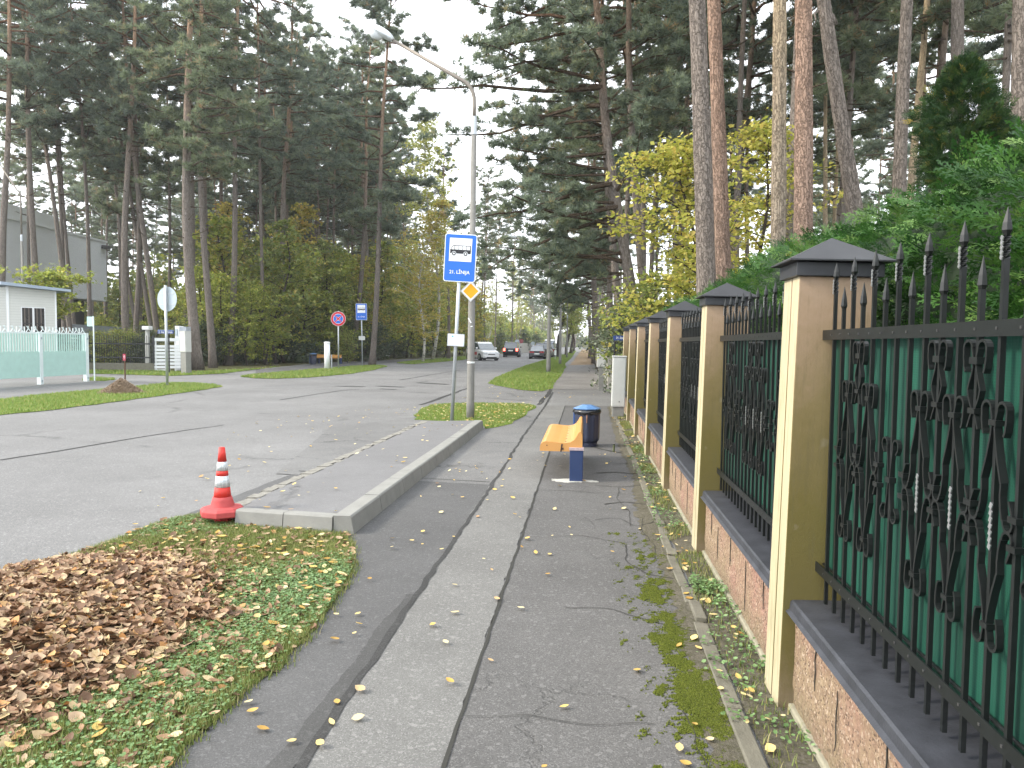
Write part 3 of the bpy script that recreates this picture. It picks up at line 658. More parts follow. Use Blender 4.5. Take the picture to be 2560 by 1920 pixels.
# plinth walls between the pillars
def make_wall():
    p = thing('garden_wall', 'x', 'low wall', (0,0,0), group='pink plinth walls below the iron fence'); y1, y0 = 0, -(PITCH-PD)
    nY, nZ = 70, 14; vs = []; r = random.Random(4)
    for i in range(nY+1):
        for j in range(nZ+1):
            y = y0+(y1-y0)*i/nY; z = .02+.40*j/nZ
            vs.append((.905-.0+r.uniform(-.003,.003), y, z))
    m = MB(); m.add(vs, [(i*(nZ+1)+j, i*(nZ+1)+j+1, (i+1)*(nZ+1)+j+1, (i+1)*(nZ+1)+j) for i in range(nY) for j in range(nZ)])
    m.box(.911, 1.2, y0, y1, -.03, .418); m.obj('roughcast_face', PINK, p)
    m = MB(); r = random.Random(9)
    for yy, z0, z1 in ((-.30,.22,.42),(-.55,.12,.34),(-.98,.20,.41),(-1.42,.08,.36),(-1.83,.24,.42)):
        pts = [(.9, yy+r.uniform(-.006,.006), z0+(z1-z0)*i/5) for i in range(6)]; m.tube(pts, [.0015]+[.0028]*4+[.0018], 5)
    m.obj('wall_cracks', GAP, p)
    m = MB(); m.box(.885, .95, y0, y1, -.03, .028); m.obj('wall_foot', PLF, p, bevel=.008)
    m = MB(); xs = [(.868,.425),(.862,.428),(.878,.438),(.882,.470),(.892,.477),(1.20,.484),(1.20,.425)]
    m.add([(x, y, z) for y in (y0+.004, y1-.004) for x, z in xs], [(i, i+1, 8+i, 7+i) for i in range(6)]+[(6,0,7,13), tuple(range(7))[::-1], tuple(range(7,14))])
    m.obj('coping', COPM, p, fixn=True); return p
wl0 = make_wall()
for k in range(7):
    p = wl0 if k == 0 else copy_tree(wl0); p.location = (0, P1Y+PITCH*k, 0)
    p['label'] = (f'nearest pink roughcast plinth wall with dark metal coping, right corner' if k == 0 else f'{["","second","third","fourth","fifth","sixth","seventh"][k]} pink plinth wall from the camera, ending at the {ORD[k].split(" ")[0]} pillar')
# weeds and moss along the foot
Pm = np.vstack([poly_sample([(.36,y0),(.62,y0),(.66,y1),(.30,y1)], n) for y0, y1, n in ((1.9,2.5,0),)]) if 0 else None
def blob(c, rx, ry, seed, n=26):
    r = random.Random(seed); ph = [r.uniform(0,6.28) for _ in range(4)]
    return [(c[0]+rx*math.cos(t)*(1+.22*math.sin(3*t+ph[0])+.15*math.sin(7*t+ph[1])), c[1]+ry*math.sin(t)*(1+.2*math.sin(4*t+ph[2])+.15*math.sin(9*t+ph[3]))) for t in [2*math.pi*i/n for i in range(n)]]
MOSS = leafmat('moss_tuft', [(0,(.045,.055,.012)),(.5,(.085,.11,.014)),(1,(.14,.155,.03))], .8, 0, .1)
mossb = [((.47,4.1),.07,.28,1),((.44,4.75),.06,.13,2),((.50,3.45),.085,.35,3),((.57,3.0),.07,.25,4),((.54,2.45),.13,.22,5),((.50,2.1),.16,.16,6),((.42,5.6),.06,.08,7),((.36,2.35),.03,.04,8),((.38,3.9),.04,.05,9),((.43,10.6),.16,.25,10)]
PP = []
for c, rx, ry, s in mossb:
    b_ = blob(c, rx, ry, s); PP.append(poly_sample(b_, int(rx*ry*3.14*70000)))
PP = rng.uniform((.2,1.9),(.64,6.1),(260000,2)); dens_ = sum(np.exp(-(((PP[:,0]-c[0])/(rx*1.25))**2+((PP[:,1]-c[1])/(ry*1.2))**2)) for c, rx, ry, s in mossb); keepm = dens_*.9+.46*patchy(PP,9,0,5)+.42*patchy(PP,30,0,6)+.32*patchy(PP,85,0,8)+rng.normal(0,.22,len(PP)) > .80; PP = PP[keepm]; n = len(PP)
o = link('moss', scatter('moss', np.column_stack([PP, np.full(n,.008)]), rand_rot(n,.25), np.stack([np.full(n,.0042),np.full(n,.0042),rng.uniform(.003,.008,n)],1), [(-1,-.6,0),(1,-.6,0),(0,1,0),(0,0,1)], [(0,1,3),(1,2,3),(2,0,3)], MOSS)); stuff(o, 'patches of olive moss along the right side of the sidewalk', 'moss')
W = poly_sample([(.70,4.4),(.89,4.4),(.9,5.4),(.66,5.4)], 260); W2 = poly_sample([(.62,5.2),(.86,5.2),(.86,12),(.62,12)], 420); W3 = poly_sample([(.6,1.8),(.9,1.8),(.9,4.4),(.6,4.4)], 190)
Wt = np.vstack([W,W2,W3]); Wt = Wt[(patchy(Wt,7,0,3) > -.1)]; W5 = np.repeat(Wt, 5, 0)+rng.normal(0,.02,(len(Wt)*5,2)); n = len(W5)
tv, tf = leaf_t(.15,.2); k = rng.uniform(.012,.028,n)
o = link('weeds', scatter('weeds', np.column_stack([W5, rng.uniform(.012,.045,n)]), rand_rot(n,.22), np.stack([k,k*1.1,k],1), tv, tf, CLOV)); stuff(o, 'small green weeds along the foot of the garden wall', 'weeds')
Pb = np.vstack([poly_sample([(.69,8),(.89,8),(.89,18.5),(.69,18.5)], 9000), poly_sample([(.66,4.4),(.88,4.4),(.88,8),(.66,8)], 2600), poly_sample([(.69,2),(.88,2),(.88,4.4),(.69,4.4)], 500)])
Pb = Pb[patchy(Pb,5,0,13) > -.15]; o = blades('edge_grass', turfz(Pb,.004), .04, GREEN, .005); stuff(o, 'thin grass growing in the soil strip under the fence', 'grass')
# ------------------------------------------------------------------ street furniture
GALV = flat('galvanised_pole', (.40,.43,.45), .45, .5, .2, 8, spec=.5)
CONC = flat('concrete_pole', (.165,.162,.15), .9, var=.3, scale=10, bump=.5)
BLUE = flat('sign_blue', (.008,.12,.55), .35, var=.05); WHITE = flat('sign_white', (.72,.74,.75), .4, var=.04)
RED = flat('sign_red', (.50,.012,.03), .4, var=.06); YEL = flat('sign_yellow', (.80,.38,.005), .4, var=.05); BLK = flat('sign_black', (.012,.012,.014), .5)
GREYB = flat('sign_back', (.36,.42,.46), .45, .3, .12, 6)
def text(name, s, size, mat, parent, loc, rot=(R(90),0,0), align='CENTER', ext=.001, sx=1, bold=0):
    cu = bpy.data.curves.new(name, 'FONT'); cu.body = s; cu.size = size; cu.align_x = align; cu.align_y = 'CENTER'; cu.extrude = ext; cu.offset = bold
    t = bpy.data.objects.new(name, cu); col.objects.link(t)
    dg = bpy.context.evaluated_depsgraph_get(); me = bpy.data.meshes.new_from_object(t.evaluated_get(dg)); col.objects.unlink(t); bpy.data.objects.remove(t)
    me.materials.clear(); me.materials.append(mat); o = link(name, me, parent); o.location = loc; o.rotation_euler = rot; o.scale = (sx,1,1); return o
def rrect(w, h, r, n=5, cx=0, cz=0):
    P = []
    for sx, sz, a0 in ((1,1,0),(-1,1,90),(-1,-1,180),(1,-1,270)):
        P += [(cx+sx*(w/2-r)+r*math.cos(R(a0+90*i/n)), cz+sz*(h/2-r)+r*math.sin(R(a0+90*i/n))) for i in range(n+1)]
    return P
def plate(pts, y0, y1, name, mat, parent):
    "flat plate in the xz plane between y0 (front, towards the viewer) and y1"
    m = MB(); n = len(pts); m.add([(x,y0,z) for x,z in pts]+[(x,y1,z) for x,z in pts], [tuple(range(n)), tuple(range(n,2*n))[::-1]]+[(i,n+i,n+(i+1)%n,(i+1)%n) for i in range(n)])
    return m.obj(name, mat, parent, fixn=True)
def bus_sign(parent, W, H):
    "face towards -y, centred on x=0,z=0"
    s = plate(rrect(W, H, .05), -.004, .004, 'sign_board', WHITE, parent)
    plate(rrect(W-.03, H-.03, .04), -.0065, -.0045, 'blue_field', BLUE, s)
    pw = W*.70; ph = W*.72; pz = H/2-.055*H/.97-ph/2-.03
    plate([(-pw/2,pz-ph/2),(pw/2,pz-ph/2),(pw/2,pz+ph/2),(-pw/2,pz+ph/2)], -.009, -.007, 'white_field', WHITE, s)
    L = pw*.92; b = L/2; y0, y1 = -.0115, -.0095
    body = plate([(-b,pz-.075),(-b,pz+.0),(-b*.78,pz+.075),(-b*.72,pz+.085),(b*.96,pz+.085),(b,pz+.075),(b,pz-.065),(b*.93,pz-.075)], y0, y1, 'bus_symbol', BLK, s)
    m = MB()
    def q(x0,x1,x2,x3,z0,z1): m.add([(x0,-.013,z0),(x1,-.013,z0),(x2,-.013,z1),(x3,-.013,z1)], [(0,1,2,3)])
    wz0, wz1 = pz+.002, pz+.072
    q(-b*.93,-b*.60,-b*.60,-b*.72,wz0,wz1)
    for i in range(4):
        a = -b*.54+i*b*.375; q(a, a+b*.33, a+b*.33, a, wz0, wz1)
    m.obj('bus_windows', WHITE, body)
    for wx in (-b*.63, b*.50):
        m = MB(); circ = [(wx+.036*math.cos(t*math.pi/8), pz-.078+.036*math.sin(t*math.pi/8)) for t in range(16)]
        w_ = plate([(wx+.046*math.cos(t*math.pi/8), pz-.078+.046*math.sin(t*math.pi/8)) for t in range(16)], -.0150, -.0135, 'wheel_surround', WHITE, body)
        w2 = plate([(wx+.037*math.cos(t*math.pi/8), pz-.078+.037*math.sin(t*math.pi/8)) for t in range(16)], -.0175, -.0155, 'wheel', BLK, body)
        plate([(wx+.018*math.cos(t*math.pi/8), pz-.078+.018*math.sin(t*math.pi/8)) for t in range(16)], -.020, -.018, 'wheel_hub', WHITE, body)
    text('stop_name', '21. LĪNIJA', H*.10, WHITE, s, (0,-.0085,-H*.30), sx=.98, bold=.0012)
    return s
# near bus stop sign, leaning to the right
b0 = PY(1129, 1062, 14.4); b0.z = 0; tp = PY(1150.5, 645, 14.4)
ax = (tp-b0).normalized(); q = Vector((0,0,1)).rotation_difference(ax)
st = thing('bus_stop_sign', 'tall blue 21. LĪNIJA bus stop sign on a leaning pole by the lamp post', 'bus stop sign')
st.location = b0; st.rotation_mode = 'QUATERNION'; st.rotation_quaternion = q @ Quaternion((0,0,1), R(6))
Ls = (tp-b0).length; m = MB(); m.tube([(0,.045,-.1),(0,.045,Ls+.40)], .036, 12); m.obj('pole', GALV, st, smooth=True)
sg = bus_sign(st, .625, .93); sg.location = (0,0,Ls)
tb = thing('x','x','x'); bpy.data.objects.remove(tb)
zb = Ls*0.5; 
t_ = plate(rrect(.335,.245,.012), -.006, .004, 'timetable_board', flat('board_frame', (.42,.44,.45), .4, .4), st); t_.location = (0,0,1.62)
plate(rrect(.305,.215,.004), -.009, -.0065, 'timetable_sheet', flat('timetable_paper', (.70,.74,.78), .5, var=.03), t_)
m = MB(); rr_ = random.Random(2)
for i in range(9):
    z = .05-i*.017; x0 = -.05 if i % 3 else -.08; m.add([(x0,-.0096,z),(x0+rr_.uniform(.05,.14),-.0096,z),(x0+.05,-.0096,z+.004),(x0,-.0096,z+.004)], [(0,1,2,3)])
m.obj('timetable_print', flat('print_grey', (.30,.36,.44), .6), t_)
m = MB(); m.add([(-.085,-.0096,.055),(-.05,-.0096,.055),(-.05,-.0096,.085),(-.085,-.0096,.085)], [(0,1,2,3)]); m.obj('timetable_emblem', flat('teal', (.10,.42,.50), .6), t_)
m = MB()
for z in (1.55,1.70,Ls-.3,Ls+.3): m.box(-.045,.045,.006,.0845,z-.02,z+.02)
m.obj('clamps', GALV, st)
# lamp posts
LENS = flat('lamp_glass', (.62,.66,.68), .25, var=.05); LAMPB = flat('lamp_housing', (.58,.62,.64), .4, .2)
def lamp(name_label, base, H1, H2, arm, rise, Rb=.078, Rt=.05, rz=0, grp=None):
    p = thing('street_lamp', name_label, 'street lamp', base, rz, 'street lamps'); m = MB()
    m.tube([(0,0,-.1),(0,0,.35),(0,0,.36),(0,0,H1)], [Rb*1.06,Rb*1.05,Rb,Rt*1.05], 14); m.obj('post', CONC, p, smooth=True)
    m = MB(); m.tube([(0,0,H1-.3),(0,0,H1),(0,0,H1+.06)], [Rt*1.25,Rt*1.25,Rt*1.0], 12); m.obj('joint_collar', GALV, p)
    m = MB(); pts = [(0,0,H1)]; zb_ = H2; rr = .38
    pts += [(0,0,zb_-.1)]+[(-rr*(1-math.cos(R(a))), 0, zb_+rr*math.sin(R(a))*1.15) for a in (10,25,40,55,64)]
    e = pts[-1]; pts.append((-arm, 0, e[2]+rise)); m.tube(pts, [Rt*.8]*(len(pts)-1)+[Rt*.62], 10); m.obj('arm', CONC if 0 else GALVB, p, smooth=True)
    ex = -arm; ez = e[2]+rise; d = Vector((-(arm-abs(e[0])),0,rise)).normalized()
    m = MB(); L = .62; k = 10; n = 12; nn = Vector((-d.z,0,d.x)); nn = nn if nn.z > 0 else -nn; vs = []
    for i in range(k+1):
        t = i/k; w = .02+.145*math.sin(math.pi*min(1,t*.93+.05))**.6; c = Vector((ex,0,ez))+d*(L*t-.03)
        for j in range(n):
            a = 2*math.pi*j/n; hh = w*(.75 if math.sin(a) > 0 else .35); vs.append(c+Vector((0,1,0))*w*math.cos(a)+nn*hh*math.sin(a))
    m.add(vs, [(i*n+j, i*n+(j+1)%n, (i+1)*n+(j+1)%n, (i+1)*n+j) for i in range(k) for j in range(n)]+[tuple(range(n)), tuple(k*n+j for j in range(n))[::-1]])
    hd = m.obj('lamp_head', LAMPB, p, smooth=True, fixn=True)
    m = MB(); vs = []; k = 8
    for i in range(k+1):
        t = i/k; w = .125*math.sin(math.pi*(t*.9+.05))**.6; c = Vector((ex,0,ez))+d*(.18+L*.6*t)-nn*.03
        for j in range(n//2+1):
            a = math.pi+math.pi*j/(n//2); vs.append(c+Vector((0,1,0))*w*math.cos(a)+nn*w*1.1*math.sin(a))
    q_ = n//2+1; m.add(vs, [(i*q_+j, i*q_+j+1, (i+1)*q_+j+1, (i+1)*q_+j) for i in range(k) for j in range(n//2)]); m.obj('lamp_bowl', LENS, hd, smooth=True)
    return p
GALVB = flat('weathered_arm', (.20,.18,.155), .6, .4, .3)
lb = PY(1175.5, 1054, 15.0); lb.z = 0
lp = lamp('tall grey street lamp with a long rising arm, right behind the bus stop sign', lb, 6.05, 6.42, 1.74, .90)
lp.rotation_euler = (0, R(.35), R(-4))
d_ = thing('priority_sign', 'yellow and white diamond priority road sign on the near lamp post', 'road sign', (lb.x, lb.y-.095, 0), R(5))
dc = PY(1177, 728, 14.9); d_.location = (dc.x, lb.y-.10, dc.z); r = .215
def dia(r, q=.03): return [(r-q,-q),(r,0),(r-q,q)] + [(q,r-q),(0,r),(-q,r-q)] + [(-r+q,q),(-r,0),(-r+q,-q)] + [(-q,-r+q),(0,-r),(q,-r+q)]
s_ = plate(dia(r), -.004, .004, 'sign_plate', WHITE, d_); plate(dia(r*.945), -.0062, -.0045, 'border', BLK, s_); plate(dia(r*.925), -.0085, -.0065, 'white_field', WHITE, s_); plate(dia(r*.72,.008), -.011, -.009, 'yellow_field', YEL, s_)
m = MB(); m.box(-.085,.085,.0045,.022,-.03,.01); m.obj('bracket', GALV, d_)
tape = thing('x','x','x'); bpy.data.objects.remove(tape)
m = MB(); m.lathe((0,0,1.15), [(.0795,0),(.0795,.035)], 14, False); m.obj('tape_band', WHITE, lp)
m = MB(); m.obox((-.02,-.0725,2.02), (.03,0,-.05), (0,.004,0), (.01,0,.006)); m.obox((.02,-.071,1.9), (.022,0,.004), (0,.004,0), (0,0,.008)); m.obj('paper_scrap', WHITE, lp)
# second lamp on the median and the left one
l2 = G(1371, 931); lamp('slim street lamp on the median grass ahead, its arm lost in the pines', (l2.x,l2.y,0), 5.2, 6.55, 1.9, .45, .12, .07)
m3 = PY(62, 900, 38); l3 = lamp('street lamp above the hut roof at the left edge', (m3.x,m3.y,0), 7.2, 9.3, 1.2, 1.4, .09, .055)
for i, (u, v, h) in enumerate(((1400,911,6.4),(1417,894,6.4),(1431,884,6.4))):
    q_ = G(u, v); o = lamp(['grey lamp post on the median, beside the dark tree trunk','farther lamp post along the median, behind the dark tree','farthest lamp post in the row along the median'][i], (q_.x,q_.y,0), 5, h, 1.7, .5, .11, .07)

# traffic cone
ORG = flat('cone_red', (.50,.032,.024), .6, var=.3, scale=14); BASE = flat('cone_base_red', (.37,.055,.055), .75, var=.3, scale=12)
def refl():
    t = NT('reflective_band'); w = t.voro(38, 'DISTANCE_TO_EDGE', rand=.2); c = t.mix(t.ramp(w, [(.03,0),(.10,1)]), (.66,.68,.70), (.42,.46,.48)); return t.done(c, .35, .1)
REFL = refl()
cc = G(557, 1308); cn = thing('traffic_cone', 'red and white traffic cone standing at the platform corner', 'traffic cone', (cc.x,cc.y,.0), R(12))
m = MB(); m.lathe((0,0,-.01), [(.075,0),(.075,.07),(.07,.10)], 8); f_ = m.obj('foot', flat('foot_red', (.42,.02,.025), .6), cn)
m = MB(); m.lathe((0,0,.07), [(.172,0),(.186,.010),(.186,.052),(.162,.072),(.100,.084)], 8); bs_ = m.obj('base', BASE, cn, bevel=.004)
def crad(z): return .108-(z-.14)*(.108-.020)/(.62-.14)
m = MB(); m.lathe((0,0,0), [(.105,.142),(.098,.155),(.085,.20),(.076,.232)], 28); m.obj('skirt', BASE, cn, smooth=True)
for z0, z1, mt_, nm in ((.228,.315,ORG,'cone_body'),(.315,.41,REFL,'reflective_band'),(.41,.455,ORG,'cone_body'),(.455,.53,REFL,'reflective_band'),(.53,.652,ORG,'cone_tip')):
    e = .0015 if 'refl' in nm else 0; m = MB(); k_ = .071-(z0-.228)*.112; k2 = .071-(z1-.228)*.112
    m.lathe((0,0,0), [(k_+e,z0),(k2+e,z1)], 28); m.obj(nm, mt_, cn, smooth=False).data.shade_smooth()

# bench
BO = flat('bench_orange', (.50,.255,.075), .42, var=.12, scale=4, spec=.5); BN = flat('bench_blue', (.013,.032,.10), .45, var=.2, scale=8, spec=.5)
by0 = 1.55*1850/(1205-862); by0 = G(1440,1205).y; bx = G(1440,1207).x-.07
bn = thing('bench', 'orange moulded bench on two dark blue legs in the middle of the sidewalk', 'bench', (bx, by0, 0))
sx0 = -.38; prof = []   # (x, z) outline of the wavy seat, seen from the end
top = [(-.345,.345),(-.345,.395),(-.335,.425),(-.31,.447),(-.28,.455),(-.22,.452),(-.14,.442),(-.06,.438),(.0,.45),(.04,.475),(.068,.515),(.085,.55),(.10,.566),(.118,.566),(.128,.55),(.135,.5)]
bot = [(.135,.345)]
pr = top+bot; L0, L1 = .0, 1.85; m = MB(); n = len(pr)
for s0, s1 in ((L0, L1),): m.add([(x,s0,z) for x,z in pr]+[(x,s1,z) for x,z in pr], [tuple(range(n)), tuple(range(n,2*n))[::-1]]+[(i,n+i,n+(i+1)%n,(i+1)%n) for i in range(n)])
st_ = m.obj('seat', BO, bn, fixn=True)
m = MB()
for s in range(7): m.lathe((-.055+.002*s, .12+.27*s, .4385), [(.012,0),(.010,.004)], 8)
m.obj('bolts', BLK, st_)
m = MB(); m.obox((-.265,-.002,.41), (.006,0,0), (0,.002,0), (0,0,.005)); m.obox((-.10,-.002,.385), (.008,0,0), (0,.002,0), (.006,0,.045)); m.obox((-.088,-.002,.375), (.012,0,0), (0,.002,0), (0,0,.012)); m.obj('scuff_marks', flat('scuff', (.05,.03,.025), .8), st_)
for yy in (-.035, 1.65):
    m = MB(); m.box(-.005,.145,yy,yy+.10,-.02,.362); m.obj('leg', BN, bn, bevel=.006)
m = MB(); m.box(-.012,.152,-.04,.07,.3635,.392); m.obj('worn_bracket', flat('worn_paint', (.40,.32,.34), .6, var=.4, scale=40), bn)
m = MB(); m.box(.02,.125,.07,1.66,.30,.345); m.obj('beam', BN, bn)
tag(slabpoly('concrete_footing', blob((bx+.02,by0+.02), .24, .09, 3), .004, .016, M['conc_rough']), kind='structure')
# litter bin
bc = G(1464,1117); bnn = thing('litter_bin', 'blue ribbed litter bin with faceted lid and black bag, behind the bench', 'litter bin', (G(1466,1119).x, G(1466,1119).y+.15, 0))
NAVY = flat('bin_navy', (.022,.028,.055), .4, var=.25, scale=10, spec=.5); LID = flat('bin_lid_blue', (.07,.16,.33), .35, var=.15, spec=.5); BAG = flat('black_bag', (.012,.012,.014), .25, var=.3, spec=.6)
m = MB(); N = 48; prof = [(.165,0),(.165,.07),(.185,.10),(.192,.14),(.195,.40),(.197,.535)]; vs = []
for r, z in prof:
    for j in range(N):
        rr = r*(1+ (.018 if j % 4 < 2 else -.018)*(z > .09)); a = 2*math.pi*j/N; vs.append((rr*math.cos(a), rr*math.sin(a), z))
m.add(vs, [(i*N+j, i*N+(j+1)%N, (i+1)*N+(j+1)%N, (i+1)*N+j) for i in range(5) for j in range(N)]+[tuple(range(N))[::-1]]); m.obj('body', NAVY, bnn)
m = MB(); m.box(-.205,-.15,-.06,.06,.06,.53); m.obj('front_plate', flat('bin_blue', (.015,.06,.20), .4, spec=.5), bnn, bevel=.01)
m = MB(); vs = []; N = 40; r_ = random.Random(4)
for z, r in ((.50,.200),(.525,.214),(.545,.212),(.565,.205),(.558,.18)):
    for j in range(N): a = 2*math.pi*j/N; rr = r+r_.uniform(-.007,.009)*(z < .56); vs.append((rr*math.cos(a), rr*math.sin(a), z+r_.uniform(-.012,.008)*(z < .53)))
m.add(vs, [(i*N+j, i*N+(j+1)%N, (i+1)*N+(j+1)%N, (i+1)*N+j) for i in range(4) for j in range(N)]); m.obj('bag_rim', BAG, bnn, smooth=True)
m = MB(); m.lathe((0,0,0), [(.208,.572),(.212,.585),(.085,.635),(.082,.638)], 8); m.obj('lid', LID, bnn)
m = MB(); m.tube([(.0,-.195,.50),(.0,-.21,.45),(.0,-.205,.38)], .010, 6); m.obj('ashtray_post', flat('brown_post', (.20,.10,.06), .6), bnn)
# small iron stub
sb = G(1534, 1131); p = thing('cut_off_post', 'short rusty cut off metal post sticking out of the sidewalk', 'post stub', (sb.x,sb.y,0)); m = MB(); m.tube([(0,0,-.02),(.004,0,.115)], .016, 8); m.obj('stub', flat('mossy_iron', (.10,.12,.06), .8, .3), p); m = MB(); m.lathe((.004,0,.113),[(.019,0),(.019,.008)],8); m.obj('stub_rim', IRON, p)
# cabinets
GREYC = flat('cabinet_grey', (.47,.48,.455), .55, var=.1, scale=5, bump=.1); 
def cabinet(label, base, w, d, h, hb, rz=0, lean=0, taper=.02, pw=None):
    p = thing('utility_cabinet', label, 'utility cabinet', base, rz); p.rotation_euler = (0, lean, rz)
    pw = pw or w-.04; m = MB(); m.box(-pw/2, pw/2, -d/2+.02, d/2-.02, -.05, hb); m.obj('plinth', M['kerb'], p, bevel=.004)
    m = MB(); m.box(-w/2, w/2, -d/2, d/2, hb+.004, h-.03); m.obj('housing', GREYC, p, bevel=.012)
    m = MB(); m.box(-w/2-.012, w/2+.012, -d/2-.012, d/2+.012, h-.028, h); m.obj('lid', GREYC, p, bevel=.008)
    m = MB(); m.box(-w/2+.02, w/2-.02, -d/2-.008, -d/2-.001, hb+.03, h-.06); dd = m.obj('door', GREYC, p, bevel=.003)
    m = MB(); m.lathe((0,0,0), [(.012,0),(.012,.006)], 8); o = m.obj('lock', BLK, dd); o.rotation_euler = (R(90),0,0); o.location = (w*.05, -d/2-.009, hb+.12)
    return p
c1 = G(1545, 1044); cabinet('large pale grey utility cabinet standing before the far end of the garden fence', (c1.x,c1.y+.2,0), .29, .36, 1.32, .22, 0, R(.8))
c2 = G(1502, 977); p = cabinet('small pale grey meter box on a slim pedestal beyond the driveway', (c2.x,c2.y,0), .30, .25, 1.44, .80, R(0), pw=.17)
c3 = G(466, 935); cabinet('tall pale grey utility cabinet beside the thick pine across the side street', (c3.x,c3.y,0), .42, .32, 2.0, 1.02, R(-25), R(-1.2))
# round sign seen from behind
q_ = G(420, 965); p = thing('round_road_sign', 'round road sign seen from behind on a grey pole in the left grass wedge', 'road sign', (q_.x,q_.y,0), R(-10)); p.rotation_euler = (0, R(-.3), R(-14))
hz = PY(421.5, 747.5, q_.y).z; m = MB(); m.tube([(0,-.03,-.1),(0,-.03,hz+.46)], .045, 10); m.obj('pole', GALV, p, smooth=True)
pl_ = plate([(.42*math.cos(2*math.pi*i/40), hz+.42*math.sin(2*math.pi*i/40)) for i in range(40)], .03, .042, 'sign_disc', GREYB, p)
m = MB(); [m.box(-.30,.30,.020,.030,hz+s-.02,hz+s+.02) for s in (-.18,.18)]; m.obj('brackets', GALV, p)
# no stopping sign
q_ = G(846, 923); p = thing('no_stopping_sign', 'red and blue round no stopping sign with a crossed face on the left verge', 'road sign', (q_.x,q_.y,0), R(10)); hz = PY(845, 797, q_.y).z
m = MB(); m.tube([(0,.04,-.1),(0,.04,hz+.45)], .038, 8); m.obj('pole', GALV, p, smooth=True)
rad = 18.8/1850*q_.y
def circ(r, y0, y1, nm, mt, par, n=40): return plate([(r*math.cos(2*math.pi*i/n), hz+r*math.sin(2*math.pi*i/n)) for i in range(n)], y0, y1, nm, mt, par)
s_ = circ(rad, -.004,.004,'sign_disc', WHITE, p); circ(rad*.965,-.008,-.005,'red_disc',RED,s_)
for k in range(4):
    a0 = 90*k; r1 = rad*.68
    for rr, y, mt, nm in ((r1,-.012,WHITE,'white_segment_edge'),(r1*.93,-.016,BLUE,'blue_segment')):
        off = (.14 if mt is WHITE else .19)*rad
        c_ = (off*math.cos(R(a0)), off*math.sin(R(a0))); pts = [(c_[0]*1.0, c_[1]*1.0)]
        for i in range(11):
            a = a0-42+84*i/10; x, z = rr*math.cos(R(a)), rr*math.sin(R(a))
            pts.append((x, z))
        lim = off*.7
        plate([(x, hz+z) for x, z in pts], y, y+.003, nm, mt, s_)
# far bus stop
q_ = G(906, 914.5); p = thing('bus_stop_sign', 'small blue 21. LĪNIJA bus stop sign on the far left side of the road', 'bus stop sign', (q_.x,q_.y,0), R(12)); ctr = PY(903, 779.5, q_.y)
p.rotation_euler = (0, R(-1), R(12)); m = MB(); m.tube([(0,.045,-.1),(0,.045,ctr.z+.5)], .04, 8); m.obj('pole', GALV, p, smooth=True)
sg2 = bus_sign(p, 28/1850*q_.y, 42/1850*q_.y); sg2.location = (0,0,ctr.z); t2 = plate(rrect(.42,.26,.01), -.006,.004,'timetable_board', GREYC, p); t2.location = (0,0,PY(906,845,q_.y).z)
q_ = G(818, 923.5); p = thing('round_post', 'thick white capped round post on the left verge', 'post', (q_.x,q_.y,0)); h = PY(818,856,q_.y).z; m = MB(); m.tube([(0,0,-.1),(0,0,h-.05)], .16, 16); m.obj('shaft', WHITE, p, smooth=True); m = MB(); m.lathe((0,0,h-.05), [(.18,0),(.18,.05),(.12,.09)], 16); m.obj('cap', WHITE, p)
m = MB(); m.tube([(.24,.05,-.1),(.24,.05,h*.55)], .04, 8); m.obj('side_pipe', GALV, p)
# far bench and bin: copies scaled to their place
q_ = G(818, 909.5); fb = copy_tree(bn); fb.location = (q_.x+.9, q_.y+.2, 0); fb.rotation_euler = (0,0,R(72)); fb['label'] = 'far orange bench at the left bus stop, partly hidden by the white post'; fb.scale = (1.15,)*3
q_ = G(783, 911); f2_ = copy_tree(bnn); f2_.location = (q_.x,q_.y,0); f2_.scale = (1.25,)*3; f2_['label'] = 'far dark blue litter bin left of the far orange bench'
bn['group'] = fb['group'] = 'orange bus stop benches'; bnn['group'] = f2_['group'] = 'blue litter bins'
# marker post and soil mound
q_ = G(313, 957); p = thing('marker_post', 'thin rusty post with a small red marker plate behind the soil mound', 'marker post', (q_.x,q_.y,0)); hz = PY(313,893,q_.y).z
m = MB(); m.tube([(0,0,-.1),(0,0,hz+.1)], .028, 6); m.obj('post', flat('rust', (.10,.055,.035), .9), p)
pl_ = plate([(-.055,hz-.12),(.055,hz-.12),(.055,hz+.12),(-.055,hz+.12)], -.036,-.03,'marker_plate', flat('marker_red', (.38,.05,.08), .6), p)
m = MB()
for a in ((-.03,.0,.03,.01),(-.03,.045,.03,.055),(-.005,-.07,.005,.05),(-.03,-.01,-.02,.05),(.02,-.01,.03,.05)): m.add([(a[0],-.0375,hz+a[1]),(a[2],-.0375,hz+a[1]),(a[2],-.0375,hz+a[3]),(a[0],-.0375,hz+a[3])], [(0,1,2,3)])
m.obj('marker_symbol', WHITE, pl_)
q_ = G(304, 983); md = thing('straw_mound', 'brown mound of dry needles and straw at the foot of the red marker post', 'mound', (q_.x,q_.y,0))
md.scale = (.86,.86,.86); n = 60; X, Y = np.meshgrid(np.linspace(-.8,.8,n), np.linspace(-.7,.7,n)); rr = np.hypot(X/.72, Y/.6); Hm = .5*np.clip(1-rr,0,1)**1.05*(1+.12*np.sin(X*11)*np.cos(Y*13)) - .01
idx = np.arange(n*n).reshape(n,n); Fq = np.stack([idx[:-1,:-1],idx[:-1,1:],idx[1:,1:],idx[1:,:-1]],2).reshape(-1,4); V = np.stack([X,Y,Hm],2).reshape(-1,3)
link('mound_body', fast_mesh('mound_body', V, Fq[(V[Fq][:,:,2] > .0).any(1)], flat('needle_heap', (.30,.23,.16), .95, var=.5, scale=18, bump=1)), md)
